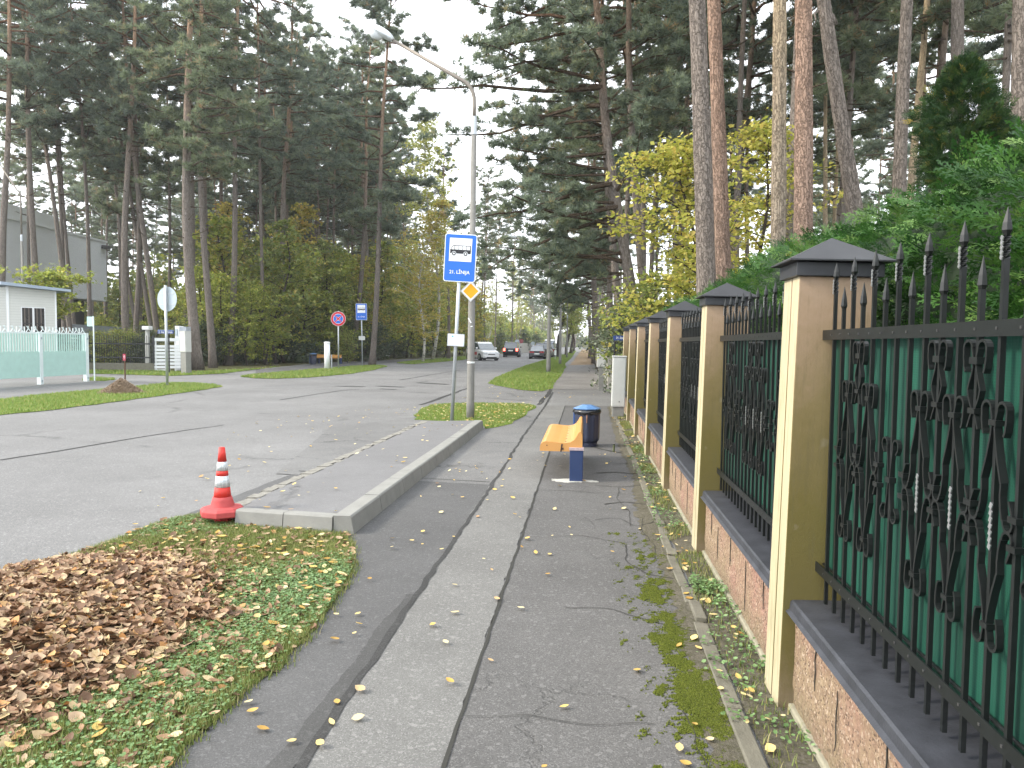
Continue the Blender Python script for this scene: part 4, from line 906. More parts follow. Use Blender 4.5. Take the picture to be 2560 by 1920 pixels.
Q = rng.uniform((-.75,-.62),(.75,.62),(16000,2)); rr = np.hypot(Q[:,0]/.74, Q[:,1]/.62); Q = Q[rr < 1.05]; hh = .5*np.clip(1-np.hypot(Q[:,0]/.72,Q[:,1]/.6),0,1)**1.05; n = len(Q)
a_ = link('dry_needles', scatter('dry_needles', np.column_stack([Q,hh+.01]), rand_rot(n,.35), np.stack([np.full(n,.010), rng.uniform(.05,.14,n), np.full(n,.03)],1), [(-.5,-.5,0),(.5,-.5,0),(.5,.5,.3),(-.5,.5,.3)], [(0,1,2),(0,2,3)], leafmat('needle_straw', [(0,(.18,.125,.08)),(.5,(.38,.29,.20)),(1,(.55,.45,.34))], .8, 0)), md); a_['kind'] = 'stuff'

# ------------------------------------------------------------------ turquoise fence and hut
TURQ = flat('turquoise_paint', (.40,.60,.545), .6, var=.14, scale=5); TWH = flat('pale_paint', (.62,.70,.70), .6, var=.12)
A = G(216, 953); B = G(101, 961); d = (B-A).normalized(); Lf = (B-A).length
tf_ = thing('turquoise_fence', 'pale turquoise metal fence with forked spikes along its top, left edge', 'metal fence', (A.x,A.y,0)); 
tf_.rotation_euler = (0,0,math.atan2(d.y,d.x))
Hh = PY(216, 832.5, A.y).z; hp = Lf
m = MB(); 
for k in range(4):
    m = MB(); m.box(k*hp-.07, k*hp+.07, -.07, .07, -.1, Hh-.0); o = m.obj('post', TWH, tf_)
    m = MB(); m.box(k*hp-.025, k*hp+.025, .0702,.09, .10,.15); m.box(k*hp-.025, k*hp+.025, .0702,.09, Hh-.25,Hh-.18); m.obj('bolts', GREYB, o)
zmid = PY(150, 878, A.y+.5).z
for k in range(3):
    x0, x1 = k*hp+.075, (k+1)*hp-.075
    m = MB(); m.box(x0, x1, -.025,.025, Hh-.06,Hh-.012); m.box(x0, x1, -.02,.02, zmid-.02,zmid+.02); m.box(x0,x1,-.02,.02,.30,.34); m.obj('rail', TWH, tf_)
    m = MB(); n = 19
    for i in range(n): x = x0+(x1-x0)*(i+.5)/n; m.box(x-.030,x+.030,.026,.04,.27,Hh-.062)
    m.obj('slats', TURQ, tf_)
    m = MB(); n = 22
    for i in range(n): x = x0+(x1-x0)*(i+.5)/n; m.box(x-.052,x+.052,.042,.050,.26,zmid+.02+.02*(i%2))
    m.obj('lower_sheet', TURQ, tf_)
    m = MB(); n = 13
    for i in range(n):
        x = x0+(x1-x0)*(i+.5)/n
        if i % 2: m.tube([(x,0,Hh-.02),(x,0,Hh+.17)], [.014,.020], 5)
        else: m.tube([(x-.13,0,Hh-.02),(x-.02,0,Hh+.10),(x+.0,0,Hh+.19)], .014, 5); m.tube([(x+.10,0,Hh-.02),(x-.0,0,Hh+.09)], .012, 5); m.tube([(x,0,Hh+.10),(x+.06,0,Hh+.19)], .012, 5)
    m.obj('spikes', TWH, tf_)
sgn = thing('name_plate', 'small black plate with white lettering on the turquoise fence', 'plate', (0,0,0)); pp = PY(187, 845, A.y-.10); sgn.location = pp; sgn.rotation_euler = (0,0,math.atan2(d.y,d.x)+math.pi)
k_ = A.y/1850; plate([(-15*k_,-6*k_),(15*k_,-6*k_),(15*k_,6*k_),(-15*k_,6*k_)], -.006,.006,'plate', BLK, sgn); text('lettering', 'Bulduru prosp.', .105, WHITE, sgn, (0,-.009,0), sx=.58)
m4 = PY(213, 803, A.y); p = thing('turquoise_panel_post', 'small turquoise plate raised on a white post at the fence end', 'post', (m4.x,A.y+.3,0)); m = MB(); m.box(-.13,.10,-.02,.02,m4.z-.18,m4.z+.18); m.obj('plate', TURQ, p); m = MB(); m.box(.10,.13,-.02,.02,0,m4.z+.2); m.obj('post', TWH, p)
# hut
SID = None
def siding():
    t = NT('white_siding'); z = t.sep(t.tc.outputs['Object'])[2]; f = t.math('FRACT', t.math('MULTIPLY', z, 8.2)); n = t.noise(3,4)
    c = t.mix(t.ramp(f, [(.0,1),(.09,0)]), (.55,.56,.53), (.28,.29,.28)); c = t.mix(t.math('MULTIPLY', n, .25), c, (.45,.46,.42)); t.bump(f, .4, .02); return t.done(c, .7)
SID = siding(); ROOFG = flat('roof_grey', (.30,.36,.43), .5, .3, .1)
Yh = 31.5; c0 = PY(22, 880, Yh); c1_ = PY(142, 880, Yh+1.6)
hu = thing('guard_hut', 'small white clapboard hut with a flat grey roof behind the turquoise fence', 'hut', (c0.x,c0.y,0)); d = Vector((c1_.x-c0.x,c1_.y-c0.y,0)); Lh = d.length; hu.rotation_euler = (0,0,math.atan2(d.y,d.x))
Hw = PY(22, 715, Yh).z; Hw2 = PY(142, 728, Yh+1.6).z; 
m = MB(); m.add([(0,0,0),(Lh,0,0),(Lh,2.6,0),(0,2.6,0),(0,0,Hw),(Lh,0,Hw2),(Lh,2.6,Hw2),(0,2.6,Hw)], [(0,1,5,4),(1,2,6,5),(2,3,7,6),(3,0,4,7),(4,5,6,7),(0,3,2,1)]); m.obj('wall', SID, hu)
m = MB(); m.box(-.05,.05,-.02,.03,0,Hw-.01); m.box(Lh-.04,Lh+.03,-.02,.03,0,Hw2-.01); m.obj('corner_trim', WHITE, hu)
m = MB(); m.add([(-.35,-.4,Hw+.03),(Lh+.55,-.4,Hw2-.02),(Lh+.55,3,Hw2-.02),(-.35,3,Hw+.03),(-.35,-.4,Hw+.17),(Lh+.55,-.4,Hw2+.10),(Lh+.55,3,Hw2+.10),(-.35,3,Hw+.17)], [(0,3,2,1),(4,5,6,7),(0,1,5,4),(1,2,6,5),(2,3,7,6),(3,0,4,7)]); m.obj('roof', ROOFG, hu)
DG = flat('dark_glass', (.02,.018,.018), .15, var=.5, scale=3, spec=.6)
k_ = Lh/(142-22); w0, w1 = (56-22)*k_, (112-22)*k_; z1 = PY(85,770,Yh+.8).z; z0 = PY(85,830,Yh+.8).z; wm = (w0+w1)/2
for a, b in ((w0, wm-.04),(wm+.04, w1)):
    m = MB(); m.box(a,b,-.012,-.004,z0,z1); w = m.obj('window', DG, hu)
    m = MB(); fw = .035; m.box(a-fw,b+fw,-.03,-.013,z1,z1+fw); m.box(a-fw,b+fw,-.03,-.013,z0-fw,z0); m.box(a-fw,a,-.03,-.013,z0,z1); m.box(b,b+fw,-.03,-.013,z0,z1); m.obj('frame', WHITE, w)
    m = MB(); m.box(a,b,-.02,-.0125,z0+(z1-z0)*.33,z0+(z1-z0)*.37); [m.box(a+(b-a)*t,a+(b-a)*t+.05,-.011,-.0105,z0,z1) for t in ()]; m.obj('glazing_bar', BLK, w)
    m = MB(); [m.box(a+(b-a)*t,a+(b-a)*(t+.1),-.0135,-.0123,z0,z1) for t in (.22,.62)]; m.obj('curtains', flat('curtain', (.13,.11,.095), .9), w)
m = MB(); m.box(-1.6,-.001,.0,2.6,0,Hw-.05); m.obj('side_bay', SID, hu); m = MB(); m.box(-1.5,-.75,-.012,-.003,z0-.5,z1-.05); m.obj('door', DG, hu)
# pale modern house among the trunks
BW = flat('pale_brick', (.47,.50,.53), .8, var=.06, scale=4); DKB = flat('dark_wall', (.07,.07,.068), .8)
def brickw():
    t = NT('painted_brick'); b = t.n.new('ShaderNodeTexBrick'); b.inputs['Scale'].default_value = 3.5; b.inputs['Color1'].default_value = (.80,.82,.85,1); b.inputs['Color2'].default_value = (.76,.78,.81,1); b.inputs['Mortar'].default_value = (.56,.59,.62,1); b.inputs['Mortar Size'].default_value = .018
    mp = t.n.new('ShaderNodeCombineXYZ'); s = t.sep(t.tc.outputs['Object']); t.l.new(t.math('ADD', s[0], s[1]), mp.inputs[0]); t.l.new(s[2], mp.inputs[1]); t.l.new(mp.outputs[0], b.inputs['Vector']); return t.done(b.outputs['Color'], .8)
BW = brickw()
Y1 = 58; cR = PY(268, 755, Y1+10); cL = PY(16, 700, Y1-4)
ho = thing('pale_house', 'large pale grey boxy house with an overhanging upper storey behind the pines', 'house', (cR.x,cR.y,0)); d = Vector((cL.x-cR.x, cL.y-cR.y, 0)); L = d.length; ho.rotation_euler = (0,0,math.atan2(d.y,d.x))
zt1 = PY(268,607,cR.y).z; zb1 = PY(268,754,cR.y).z; zt0 = PY(16,533,cL.y).z; ZT = (zt1+zt0)/2
m = MB(); m.box(0,L*1.5,-9,0,zb1,zt1); m.obj('upper_storey', BW, ho); m = MB(); m.box(1.8,L*1.4,-8.5,-1.2,0,zb1-.01); m.obj('lower_storey', DKB, ho)
m = MB(); m.box(-.1,L*1.5+.1,-9.1,.1,zt1+.003,zt1+.16); m.obj('roof_edge', WHITE, ho); m = MB(); m.box(L*.52,L*1.3,-.4,.02,zt1+.163,zt1+1.2); m.obj('parapet', WHITE, ho)
m = MB(); m.obox((.5,.25,zt1-.5), (.4,0,0), (0,.2,0), (0,0,.16)); m.obj('floodlight', DKB, ho)
p = thing('grey_wall', 'low grey boundary wall behind the black fence', 'wall'); a, b = PY(170,880,44), PY(305,880,49); m = MB(); za = PY(235,812,46).z; m.add([(a.x,a.y,0),(b.x,b.y,0),(b.x+.1,b.y+.25,0),(a.x+.1,a.y+.25,0),(a.x,a.y,za),(b.x,b.y,za-.1),(b.x+.1,b.y+.25,za-.1),(a.x+.1,a.y+.25,za)], [(0,1,5,4),(1,2,6,5),(2,3,7,6),(3,0,4,7),(4,5,6,7)]); m.obj('wall_body', flat('grey_render', (.25,.28,.31), .8), p)
# black iron fence across the side street
a, b = G(200, 927), G(384, 928); b = PY(384, 927, a.y+.6); d = (b-a); L = d.length
p = thing('black_fence', 'black iron railing fence on a low concrete base across the side street', 'fence', (a.x,a.y,0), math.atan2(d.y,d.x)); Hf = PY(300, 838, a.y).z; Hc = PY(300, 908, a.y).z
m = MB(); m.box(-3,L,0,.25,-.1,Hc); m.obj('base_wall', M['stone'], p)
m = MB(); [m.box(-3,L,.09,.13,z-.035,z+.035) for z in (Hc+.28, Hf-.42)]; m.obj('rails', IRON, p)
m = MB(); n = int((L+3)/.115); [m.box(-3+i*.115-.011,-3+i*.115+.011,.10,.12,Hc,Hf-.05*(i%2)) for i in range(n)]; m.obj('bars', IRON, p)
for k in range(3): m = MB(); m.box(L-.06-k*3.6,L+.02-k*3.6,.06,.16,Hc,Hf); m.obj('post', IRON, p)
# white slatted fence
a2_ = PY(386, 927, a.y+.7); b2_ = PY(452, 927, a.y+1.5); d = b2_-a2_; L = d.length; p = thing('white_slat_fence', 'white horizontal slat fence beside the black railing', 'fence', (a2_.x,a2_.y,0), math.atan2(d.y,d.x)); Hs = PY(410, 845, a2_.y).z
m = MB(); m.box(0,L*1.0,0,.03,Hs-.16,Hs); sl = .13
for i in range(8): z = Hs-.36-i*.175; m.box(0, L*(1 if i < 7 else .6), 0,.03, z-sl, z)
m.obj('slats', WHITE, p); 
for x in (.05, L*.42, L*.78): m = MB(); m.box(x,x+.07,.032,.10,0,Hs-.02); m.obj('post', WHITE, p)
# street name sign (left)
q_ = PY(414, 830, a.y-1.5); p = thing('street_name_sign', 'blue enamel street name sign above the white slat fence', 'street sign', (q_.x,q_.y,0), R(4)); k_ = q_.y/1850
plate(rrect(43*k_,9*k_,.03,4,0,q_.z), -.012,.012,'sign_board', flat('navy_sign', (.01,.035,.16), .4), p); text('lettering', '21. līnija       Jūrmala', .155, WHITE, p, (0,-.014,q_.z-.01), sx=.52)
m = MB(); m.tube([(.12,.06,-.05),(.12,.06,q_.z+.05)], .035, 8); m.obj('pole', IRON, p)
m = MB(); m.box(-21*k_,21*k_,-.012,.012,q_.z+4.6*k_,q_.z+5.3*k_); m.obj('sign_edge', flat('pale_blue', (.4,.55,.75), .4), p)
# boxes and pale gate pier behind
q_ = PY(363, 820, a.y+5); p = thing('white_box', 'small white box peeping above the hedge behind the black fence', 'box', (q_.x,q_.y,0)); k_=q_.y/1850; m = MB(); m.box(-10*k_,10*k_,0,.4,q_.z-5*k_,q_.z+5*k_); m.obj('box_body', WHITE, p, bevel=.03); m = MB(); m.box(-.08,.08,.1,.3,0,q_.z-5*k_-.005); m.obj('stand', GREYC, p)
q_ = PY(443, 860, a.y+2); p = thing('gate_pier', 'white gate pier with a grey side behind the slat fence', 'gate pier', (q_.x,q_.y,0)); k_=q_.y/1850; zt_ = PY(443,815,q_.y).z; m = MB(); m.box(-6*k_,6*k_,0,.5,0,zt_); m.obj('pier', WHITE, p, bevel=.02); m = MB(); m.box(6*k_+.003,24*k_,.05,.5,0,zt_-.03); m.obj('side_wall', flat('grey_panel', (.33,.36,.40), .7), p); m = MB(); m.box(-4*k_,2*k_,-.06,-.002,zt_-.5,zt_-.15); m.obj('lamp_box', GREYB, p)
# right street name sign
q_ = PY(1553, 845, 19.6); p = thing('street_name_sign', 'small blue street name sign half hidden behind the last fence pillar', 'street sign', (q_.x,q_.y,0), R(-6)); plate(rrect(.42,.125,.02,4,0,q_.z), -.01,.01,'sign_board', bpy.data.materials['navy_sign'], p); text('lettering', '21. līnija', .085, WHITE, p, (-.02,-.012,q_.z), sx=.8)
m = MB(); m.tube([(-.17,.05,-.05),(-.17,.05,q_.z+.07)], .025, 8); m.obj('pole', IRON, p)
# concrete fences and posts further along on the right
CF = flat('concrete_fence', (.36,.345,.31), .9, var=.2, scale=3, bump=.4)
for i, (y0, y1, x, h, lab) in enumerate(((27,36,.82,1.15,'pale concrete fence just past the driveway, behind the meter box'),(37,47,.78,1.45,'tall concrete fence slab further along the far sidewalk'),(48.5,75,.8,1.3,'long concrete fence far along the sidewalk'),(77,130,.82,1.3,'farthest concrete fence at the end of the sidewalk'))):
    p = thing('concrete_fence', lab, 'concrete fence', (x,y0,0), group='concrete fences along the far sidewalk'); m = MB(); m.box(.03,.10,0,y1-y0,-.05,h); m.obj('slab', CF, p)
    k = max(2, int((y1-y0)/2.6))
    for j in range(k+1): m = MB(); yy = (y1-y0)*j/k; m.box(-.02,.14,yy-.08,yy+.08,-.05,h+.12); m.obj('post', CF, p)
q_ = G(1434, 1000)
# far wall across the road ahead, far signs
p = thing('far_wall', 'pale grey wall with a clipped hedge on top, left of the road ahead', 'wall'); a, b = G(1275, 879), G(1350, 876); Yw = 118
a = PY(1275, 870, Yw); b = PY(1335, 870, Yw+30); m = MB(); h = 1.75; m.add([(a.x,a.y,-.05),(b.x,b.y,-.05),(b.x,b.y,h),(a.x,a.y,h),(a.x-.3,a.y+.5,-.05),(b.x-.3,b.y+.5,-.05),(b.x-.3,b.y+.5,h),(a.x-.3,a.y+.5,h)], [(0,1,2,3),(3,2,6,7),(4,7,6,5),(0,3,7,4),(1,5,6,2)]); m.obj('wall_body', CF, p)
for u, v, Yy, c_, lab in ((1293,855,112,GREYB,'far round road sign seen from behind, beside the dark car roof'),(1332,859,128,GREYB,'small far round sign seen from behind above the black sedan'),(1303,853,122,flat('faded_red',(.22,.05,.06),.6),'far red round sign half hidden behind the grey one')):
    q_ = PY(u, v, Yy); p = thing('round_road_sign', lab, 'road sign', (q_.x,q_.y,0)); m = MB(); m.tube([(0,.05,0),(0,.05,q_.z+.3)], .04, 6); m.obj('pole', GALV, p); plate([(.36*math.cos(2*math.pi*i/20), q_.z+.36*math.sin(2*math.pi*i/20)) for i in range(20)], 0,.02,'sign_disc', c_, p)
# cables over the left forest are omitted; small marker on the median
q_ = G(1388, 899); p = thing('marker_post', 'low white marker post on the median beside the parked cars', 'marker post', (q_.x,q_.y,0)); m = MB(); m.tube([(0,0,0),(0,0,.45)], .03, 6); m.obj('post', GALV, p); m = MB(); m.box(-.11,.11,-.05,.05,.45,.95); m.obj('marker_head', WHITE, p, bevel=.02)
# white slat gate far left, behind bushes
q_ = PY(960, 905, 74); p = thing('white_gate', 'white slatted gate glimpsed between bushes behind the far bus stop', 'gate', (q_.x,q_.y,0), R(8)); k_ = 74/1850; zt_ = PY(955,858,74).z; m = MB()
for i in range(8): m.box(-13*k_,13*k_,0,.04,zt_-.1-i*.22-.12,zt_-.1-i*.22)
m.obj('slats', WHITE, p); [(lambda m: (m.box(x,x+.1,.045,.12,0,zt_), m.obj('post', WHITE, p)))(MB()) for x in (-13*k_,-.05,12*k_)]
# ------------------------------------------------------------------ cars
TYRE = flat('tyre', (.015,.015,.016), .85); RIM = flat('rim', (.35,.36,.38), .3, .7); GLASS = flat('car_glass', (.10,.12,.135), .08, var=.3, scale=2, spec=.8)
PLATE = flat('number_plate', (.75,.76,.74), .5); REDL = flat('tail_lamp', (.35,.01,.015), .25, spec=.6); HEADL = flat('head_lamp', (.62,.64,.66), .15, .3, spec=.8); TRIM = flat('black_trim', (.015,.015,.016), .5)
LITR = flat('lit_tail_lamp', (.8,.04,.03), .3, emis=(1,.10,.07,3.2))
def car(label, loc, rz, paint, kind='sedan', L=4.5, W=1.75, H=1.42, lit=False, cat='car', group=None, stripe=None, rails=False):
    "nose at -y"
    p = thing('parked_car' if group else 'car', label, cat, loc, rz, group); w = W/2
    belt = H*.60; hood = H*.56
    if kind == 'mpv': st = [(0,.30,.62,.72),(.12,.25,.80,.90),(.95,.22,1.0,.98),(1.25,.22,1.02,1),(L-.5,.22,1.02,1),(L-.08,.25,1.0,.96),(L,.32,.95,.90)]; roof = [(.85,1.0,.86),(1.75,H-.06,.76),(2.5,H,.75),(L-.7,H-.03,.74),(L-.18,1.02,.84)]
    elif kind == 'suv': st = [(0,.35,.80,.80),(.12,.30,.95,.93),(1.2,.28,1.06,1),(L-.5,.28,1.08,1),(L-.05,.30,1.05,.96),(L,.38,1.0,.92)]; roof = [(1.15,1.04,.86),(1.85,H-.07,.78),(2.6,H,.77),(L-.5,H-.03,.76),(L-.1,1.06,.84)]
    else: st = [(0,.25,.58,.80),(.12,.20,.70,.92),(1.1,.18,.86,1),(1.6,.18,.90,1),(L-1.0,.18,.94,1),(L-.15,.22,.92,.94),(L,.32,.86,.90)]; roof = [(1.15,.88,.84),(1.95,H-.05,.70),(2.5,H,.69),(L-1.45,H-.03,.69),(L-.55,.93,.80)]
    m = MB(); n = 10; vs = []
    for y, z0, z1, f in st:
        ww = w*f; vs += [(-ww*.90,y,z0),(-ww*.985,y,z0+.08),(-ww,y,z0+(z1-z0)*.45),(-ww*.97,y,z1-.07),(-ww*.88,y,z1),(ww*.88,y,z1),(ww*.97,y,z1-.07),(ww,y,z0+(z1-z0)*.45),(ww*.985,y,z0+.08),(ww*.90,y,z0)]
    k = len(st); m.add(vs, [(i*n+j, i*n+(j+1)%n, (i+1)*n+(j+1)%n, (i+1)*n+j) for i in range(k-1) for j in range(n)]+[tuple(range(n)), tuple((k-1)*n+j for j in range(n))])
    bd = m.obj('body', paint, p, smooth=True, fixn=True)
    try: bd.data.set_sharp_from_angle(angle=R(35))
    except Exception: pass
    # greenhouse: glass volume, with roof skin and pillars in body paint
    m = MB(); vs = []
    for y, z, f in roof: vs += [(-w*f,y,z),(w*f,y,z)]
    zb = [st[2][2]-.03]*len(roof)
    base = [(-w*.86,roof[0][0],roof[0][1]-.04),(w*.86,roof[0][0],roof[0][1]-.04),(w*.86,roof[-1][0],roof[-1][1]-.04),(-w*.86,roof[-1][0],roof[-1][1]-.04)]
    q = len(roof); b0_ = len(vs); low = []
    for y, z, f in roof: vs += [(-w*.875,y,roof[0][1]-.05),(w*.875,y,roof[0][1]-.05)]
    fs = []
    for i in range(q-1): fs += [(2*i,2*i+1,2*i+3,2*i+2),(2*i,2*i+2,b0_+2*i+2,b0_+2*i),(2*i+1,b0_+2*i+1,b0_+2*i+3,2*i+3)]
    m.add(vs, fs); m.obj('windows', GLASS, p, fixn=True)
    m = MB(); r = roof; e = .012
    def seg(a, b, t0=0, t1=1, inset=0, th=.022):
        A, B = r[a], r[b]; P0 = [A[j]+(B[j]-A[j])*t0 for j in range(3)]; P1 = [A[j]+(B[j]-A[j])*t1 for j in range(3)]
        m.add([(-w*P0[2]-e,P0[0],P0[1]+e),(w*P0[2]+e,P0[0],P0[1]+e),(w*P1[2]+e,P1[0],P1[1]+e),(-w*P1[2]-e,P1[0],P1[1]+e)], [(0,1,2,3)])
    for a in range(1, q-2): seg(a, a+1)
    seg(0,1,.86,1); seg(q-2,q-1,0,.14)
    for s in (-1,1):      # pillars and roof sides
        def pil(y0,z0,f0,y1,z1,f1,t): m.add([(s*(w*f0+e),y0,z0),(s*(w*f0+e),y0+t,z0),(s*(w*f1+e),y1+t,z1),(s*(w*f1+e),y1,z1)], [(0,1,2,3)])
        pil(r[0][0],r[0][1],.875,r[1][0]-.05,r[1][1],r[1][2],.10); pil(r[-1][0]-.16,r[-1][1],.875,r[-2][0]-.05,r[-2][1],r[-2][2],.16)
        pil((r[0][0]+r[-1][0])/2+.05,roof[0][1],.875,(r[1][0]+r[-2][0])/2+.05,H-.03,r[2][2],.07)
        for a in range(1, q-2): m.add([(s*(w*r[a][2]+e),r[a][0],r[a][1]+e),(s*(w*r[a+1][2]+e),r[a+1][0],r[a+1][1]+e),(s*(w*r[a+1][2]+.03),r[a+1][0],r[a+1][1]-.07),(s*(w*r[a][2]+.03),r[a][0],r[a][1]-.07)], [(0,1,2,3)])
    m.obj('roof', paint, p)
    for y in (.85, L-.85):
        for s in (-1,1):
            m = MB(); rr = .31 if kind == 'sedan' else .34; m.tube([(s*(w-.20),y,rr),(s*(w+.005),y,rr)], rr, 20); wh = m.obj('wheel', TYRE, p); m = MB(); m.tube([(s*(w+.006),y,rr),(s*(w+.012),y,rr)], rr*.62, 14); m.obj('rim', RIM, wh)
    hl = .60 if kind != 'sedan' else .52
    for s in (-1,1):
        m = MB(); m.obox((s*w*.66, .03, hl+.10), (w*.20,0,0), (s*0,.05,0), (0,.03,.07)); m.obj('headlight', HEADL, p, bevel=.01)
        zt_ = st[-1][2]-.14; m = MB()
        if kind == 'sedan': m.obox((s*w*.60, L-.0, zt_), (w*.26,0,0), (0,.03,0), (0,0,.07))
        else: m.obox((s*w*.80, L-.03, zt_+.02), (w*.13,0,0), (0,.05,0), (0,0,.16))
        m.obj('tail_light', LITR if lit else REDL, p, bevel=.01)
        m = MB(); m.obox((s*(w+.06), roof[0][0]+.45, belt+.12), (.09,0,0), (0,.05,0), (0,0,.07)); m.obj('mirror', paint, p, bevel=.02)
    for y, z, sg_ in ((-.02,.42,-1),(L+.015,(.55 if kind=='sedan' else .78),1)):
        m = MB(); m.obox((0,y,z), (.27,0,0), (0,.012,0), (0,0,.065)); m.obj('number_plate', PLATE, p)
    m = MB(); m.obox((0,-.01,.30), (w*.55,0,0), (0,.02,0), (0,0,.05)); m.obox((0,-.012,.60), (w*.38,0,0), (0,.02,0), (0,0,.04)); m.obj('grille', TRIM, p)
    m = MB(); m.box(-w*.9,w*.9,.2,L-.2,.16,.30); m.obj('underbody', TRIM, p)
    if rails:
        for s in (-1,1): m = MB(); m.tube([(s*w*.68,1.9,H+.01),(s*w*.68,2.0,H+.07),(s*w*.68,L-.7,H+.06),(s*w*.68,L-.6,H-.01)], .025, 6); m.obj('roof_rail', RIM, p)
    if stripe:
        for s in (-1,1): m = MB(); m.obox((s*(w+.004),1.95,.66), (.004,0,0), (0,.55,0), (0,0,.13)); m.obj('door_decal', stripe, p)
    return p
def paint(n, c, met=.0): return flat(n, c, .22, met, .03, 3, spec=.7)
PW_ = paint('white_paint', (.72,.73,.74)); PB = paint('black_paint', (.010,.012,.018)); PD_ = paint('dark_paint', (.035,.040,.048), .2); PS = paint('silver_paint', (.42,.44,.46), .6); PN = paint('navy_paint', (.02,.03,.07))
v1 = G(1229, 902); car('white people carrier with a red door decal driving towards the camera', (v1.x,v1.y,0), R(30), PW_, 'mpv', 4.6, 1.8, 1.72, stripe=flat('decal_red', (.45,.05,.06), .5))
v2 = G(1274, 893); s2 = car('black off-roader with lit brake lights driving away', (v2.x,v2.y+.2,0), 0, PB, 'suv', 4.6, 1.86, 1.78, lit=True, rails=True)
v3 = G(1340, 897.5); car('black sedan parked first in the row, its boot facing the camera', (v3.x,v3.y,0), 0, PB, 'sedan', 4.5, 1.72, 1.46, group='cars parked along the road')
# nose away: turn them round
for o in [o for o in col.objects if o.parent is None and o.get('category') == 'car' and ('driving away' in o['label'] or 'parked first' in o['label'])]:
    Lc = 4.6 if 'driving away' in o['label'] else 4.5
    o.rotation_euler = (0,0,math.pi+R(1.0)); o.location.y += Lc
y = v3.y+5.9
for i, (kind, pt, H, lab) in enumerate((('suv',PD_,1.7,'dark estate car parked second in the row, with a pale roof'),('sedan',PS,1.45,'silver grey car parked third in the row'),('mpv',PN,1.8,'dark blue car parked fourth in the row'),('mpv',PS,2.25,'tall white van parked beyond the dark tree'),('sedan',PN,1.45,'blue car parked sixth in the row'),('suv',PD_,1.7,'farthest dark car parked in the row'))):
    if i == 3: pt = PW_
    L = 4.4+.2*(i % 2); p = car(lab, (v3.x+.05*i+(.25 if i < 3 else .1), y+L, 0), math.pi, pt, kind, L, 1.76, H, group='cars parked along the road'); y += L+1.3+.6*(i == 2)
# ------------------------------------------------------------------ vegetation
def bark(name, low, up, h0=.32, h1=.55, scale=1.0, H=22, bumpd=.03):
    t = NT(name); z = t.sep(t.tc.outputs['Object'])[2]; v = t.co((1,1,.22)); n = t.noise(1.1, 5, .7)
    nd = t.noise(9, 3, .6, out='Color'); va = t.n.new('ShaderNodeVectorMath'); va.operation = 'MULTIPLY_ADD'; t.l.new(nd, va.inputs[0]); va.inputs[1].default_value = (.12,.12,.3); t.l.new(t.co((1,1,.22)), va.inputs[2]); pl = t.voro(19*scale, 'DISTANCE_TO_EDGE', vec=va.outputs[0]); fi = t.noise(30*scale, 5, .75, vec=v)
    hh = t.math('ADD', t.math('DIVIDE', z, H), t.math('MULTIPLY', t.math('SUBTRACT', n, .5), .22))
    f = t.ramp(hh, [(h0,0),(h1,1)])
    lowc = t.mix(t.ramp(fi, [(.3,0),(.7,1)]), tuple(x*.55 for x in low), tuple(x*1.35 for x in low))
    upc = t.mix(t.ramp(fi, [(.3,0),(.7,1)]), tuple(x*.6 for x in up), tuple(x*1.3 for x in up))
    c = t.mix(f, lowc, upc); c = t.mix(t.math('MULTIPLY', t.ramp(pl, [(0,1),(.07,0)]), .55), c, (.03,.024,.02))
    t.bump(t.math('ADD', t.ramp(pl, [(0,0),(.12,1)]), fi), .9, bumpd); return t.done(c, .95, 0, .1)
BK = bark('pine_bark', (.225,.195,.17), (.38,.25,.16), .42, .75)
BKR = bark('reddish_pine_bark', (.225,.17,.14), (.31,.21,.155), .0, .35, .8)
BKL = bark('pale_pine_bark', (.27,.235,.195), (.46,.36,.235), .10, .45, .8)
BKG = bark('grey_pine_bark', (.21,.18,.155), (.30,.215,.15), .5, .8, .8)
def birchbark():
    t = NT('birch_bark'); n = t.noise(3, 5, .7, vec=t.co((1,1,2.5))); n2 = t.noise(9, 3, .6, vec=t.co((1,1,.4))); c = t.mix(t.ramp(n, [(.52,0),(.6,1)]), (.55,.53,.48), (.05,.045,.04)); c = t.mix(t.math('MULTIPLY', n2, .4), c, (.25,.23,.2)); return t.done(c, .8)
BIR = birchbark(); BRN = bark('branch_bark', (.105,.078,.055), (.17,.09,.05), .5, .8); TWG = bark('dark_bark', (.075,.062,.050), (.11,.09,.07))
NEE = leafmat('pine_needles', [(0,(.11,.145,.11)),(.45,(.18,.225,.155)),(.8,(.24,.29,.195)),(.95,(.29,.32,.17)),(1,(.35,.24,.12))], .55, .5)
NEE2 = leafmat('olive_pine_needles', [(0,(.12,.155,.095)),(.5,(.19,.235,.14)),(.86,(.25,.295,.16)),(1,(.35,.23,.13))], .55, .5)
def tapered(H, r0, r1, n=12, k=26, wobble=.04, seed=0, flare=1.35, lean=None):
    r = random.Random(seed); ph = [r.uniform(0,6.28) for _ in range(4)]; pts, rad = [], []
    for i in range(k+1):
        t = i/k; z = H*t; x = wobble*H*.12*math.sin(t*4+ph[0])*t*(1.2-t)*2+.03*math.sin(t*19+ph[1])*t; y = wobble*H*.12*math.sin(t*3.4+ph[2])*t*(1.2-t)*2
        rr = r1+(r0-r1)*(1-t)**.8; rr *= 1+(flare-1)*math.exp(-z/.35); pts.append(Vector((x,y,z))); rad.append(rr*(1+.03*math.sin(z*5+ph[3])))
    m = MB(); m.tube(pts, rad, n); return m, pts, rad
def along(pts, z):
    for a, b in zip(pts, pts[1:]):
        if b.z >= z: t = (z-a.z)/(b.z-a.z+1e-9); return a.lerp(b, t)
    return pts[-1]
TUFT_V, TUFT_F = [], []
_r = random.Random(3)
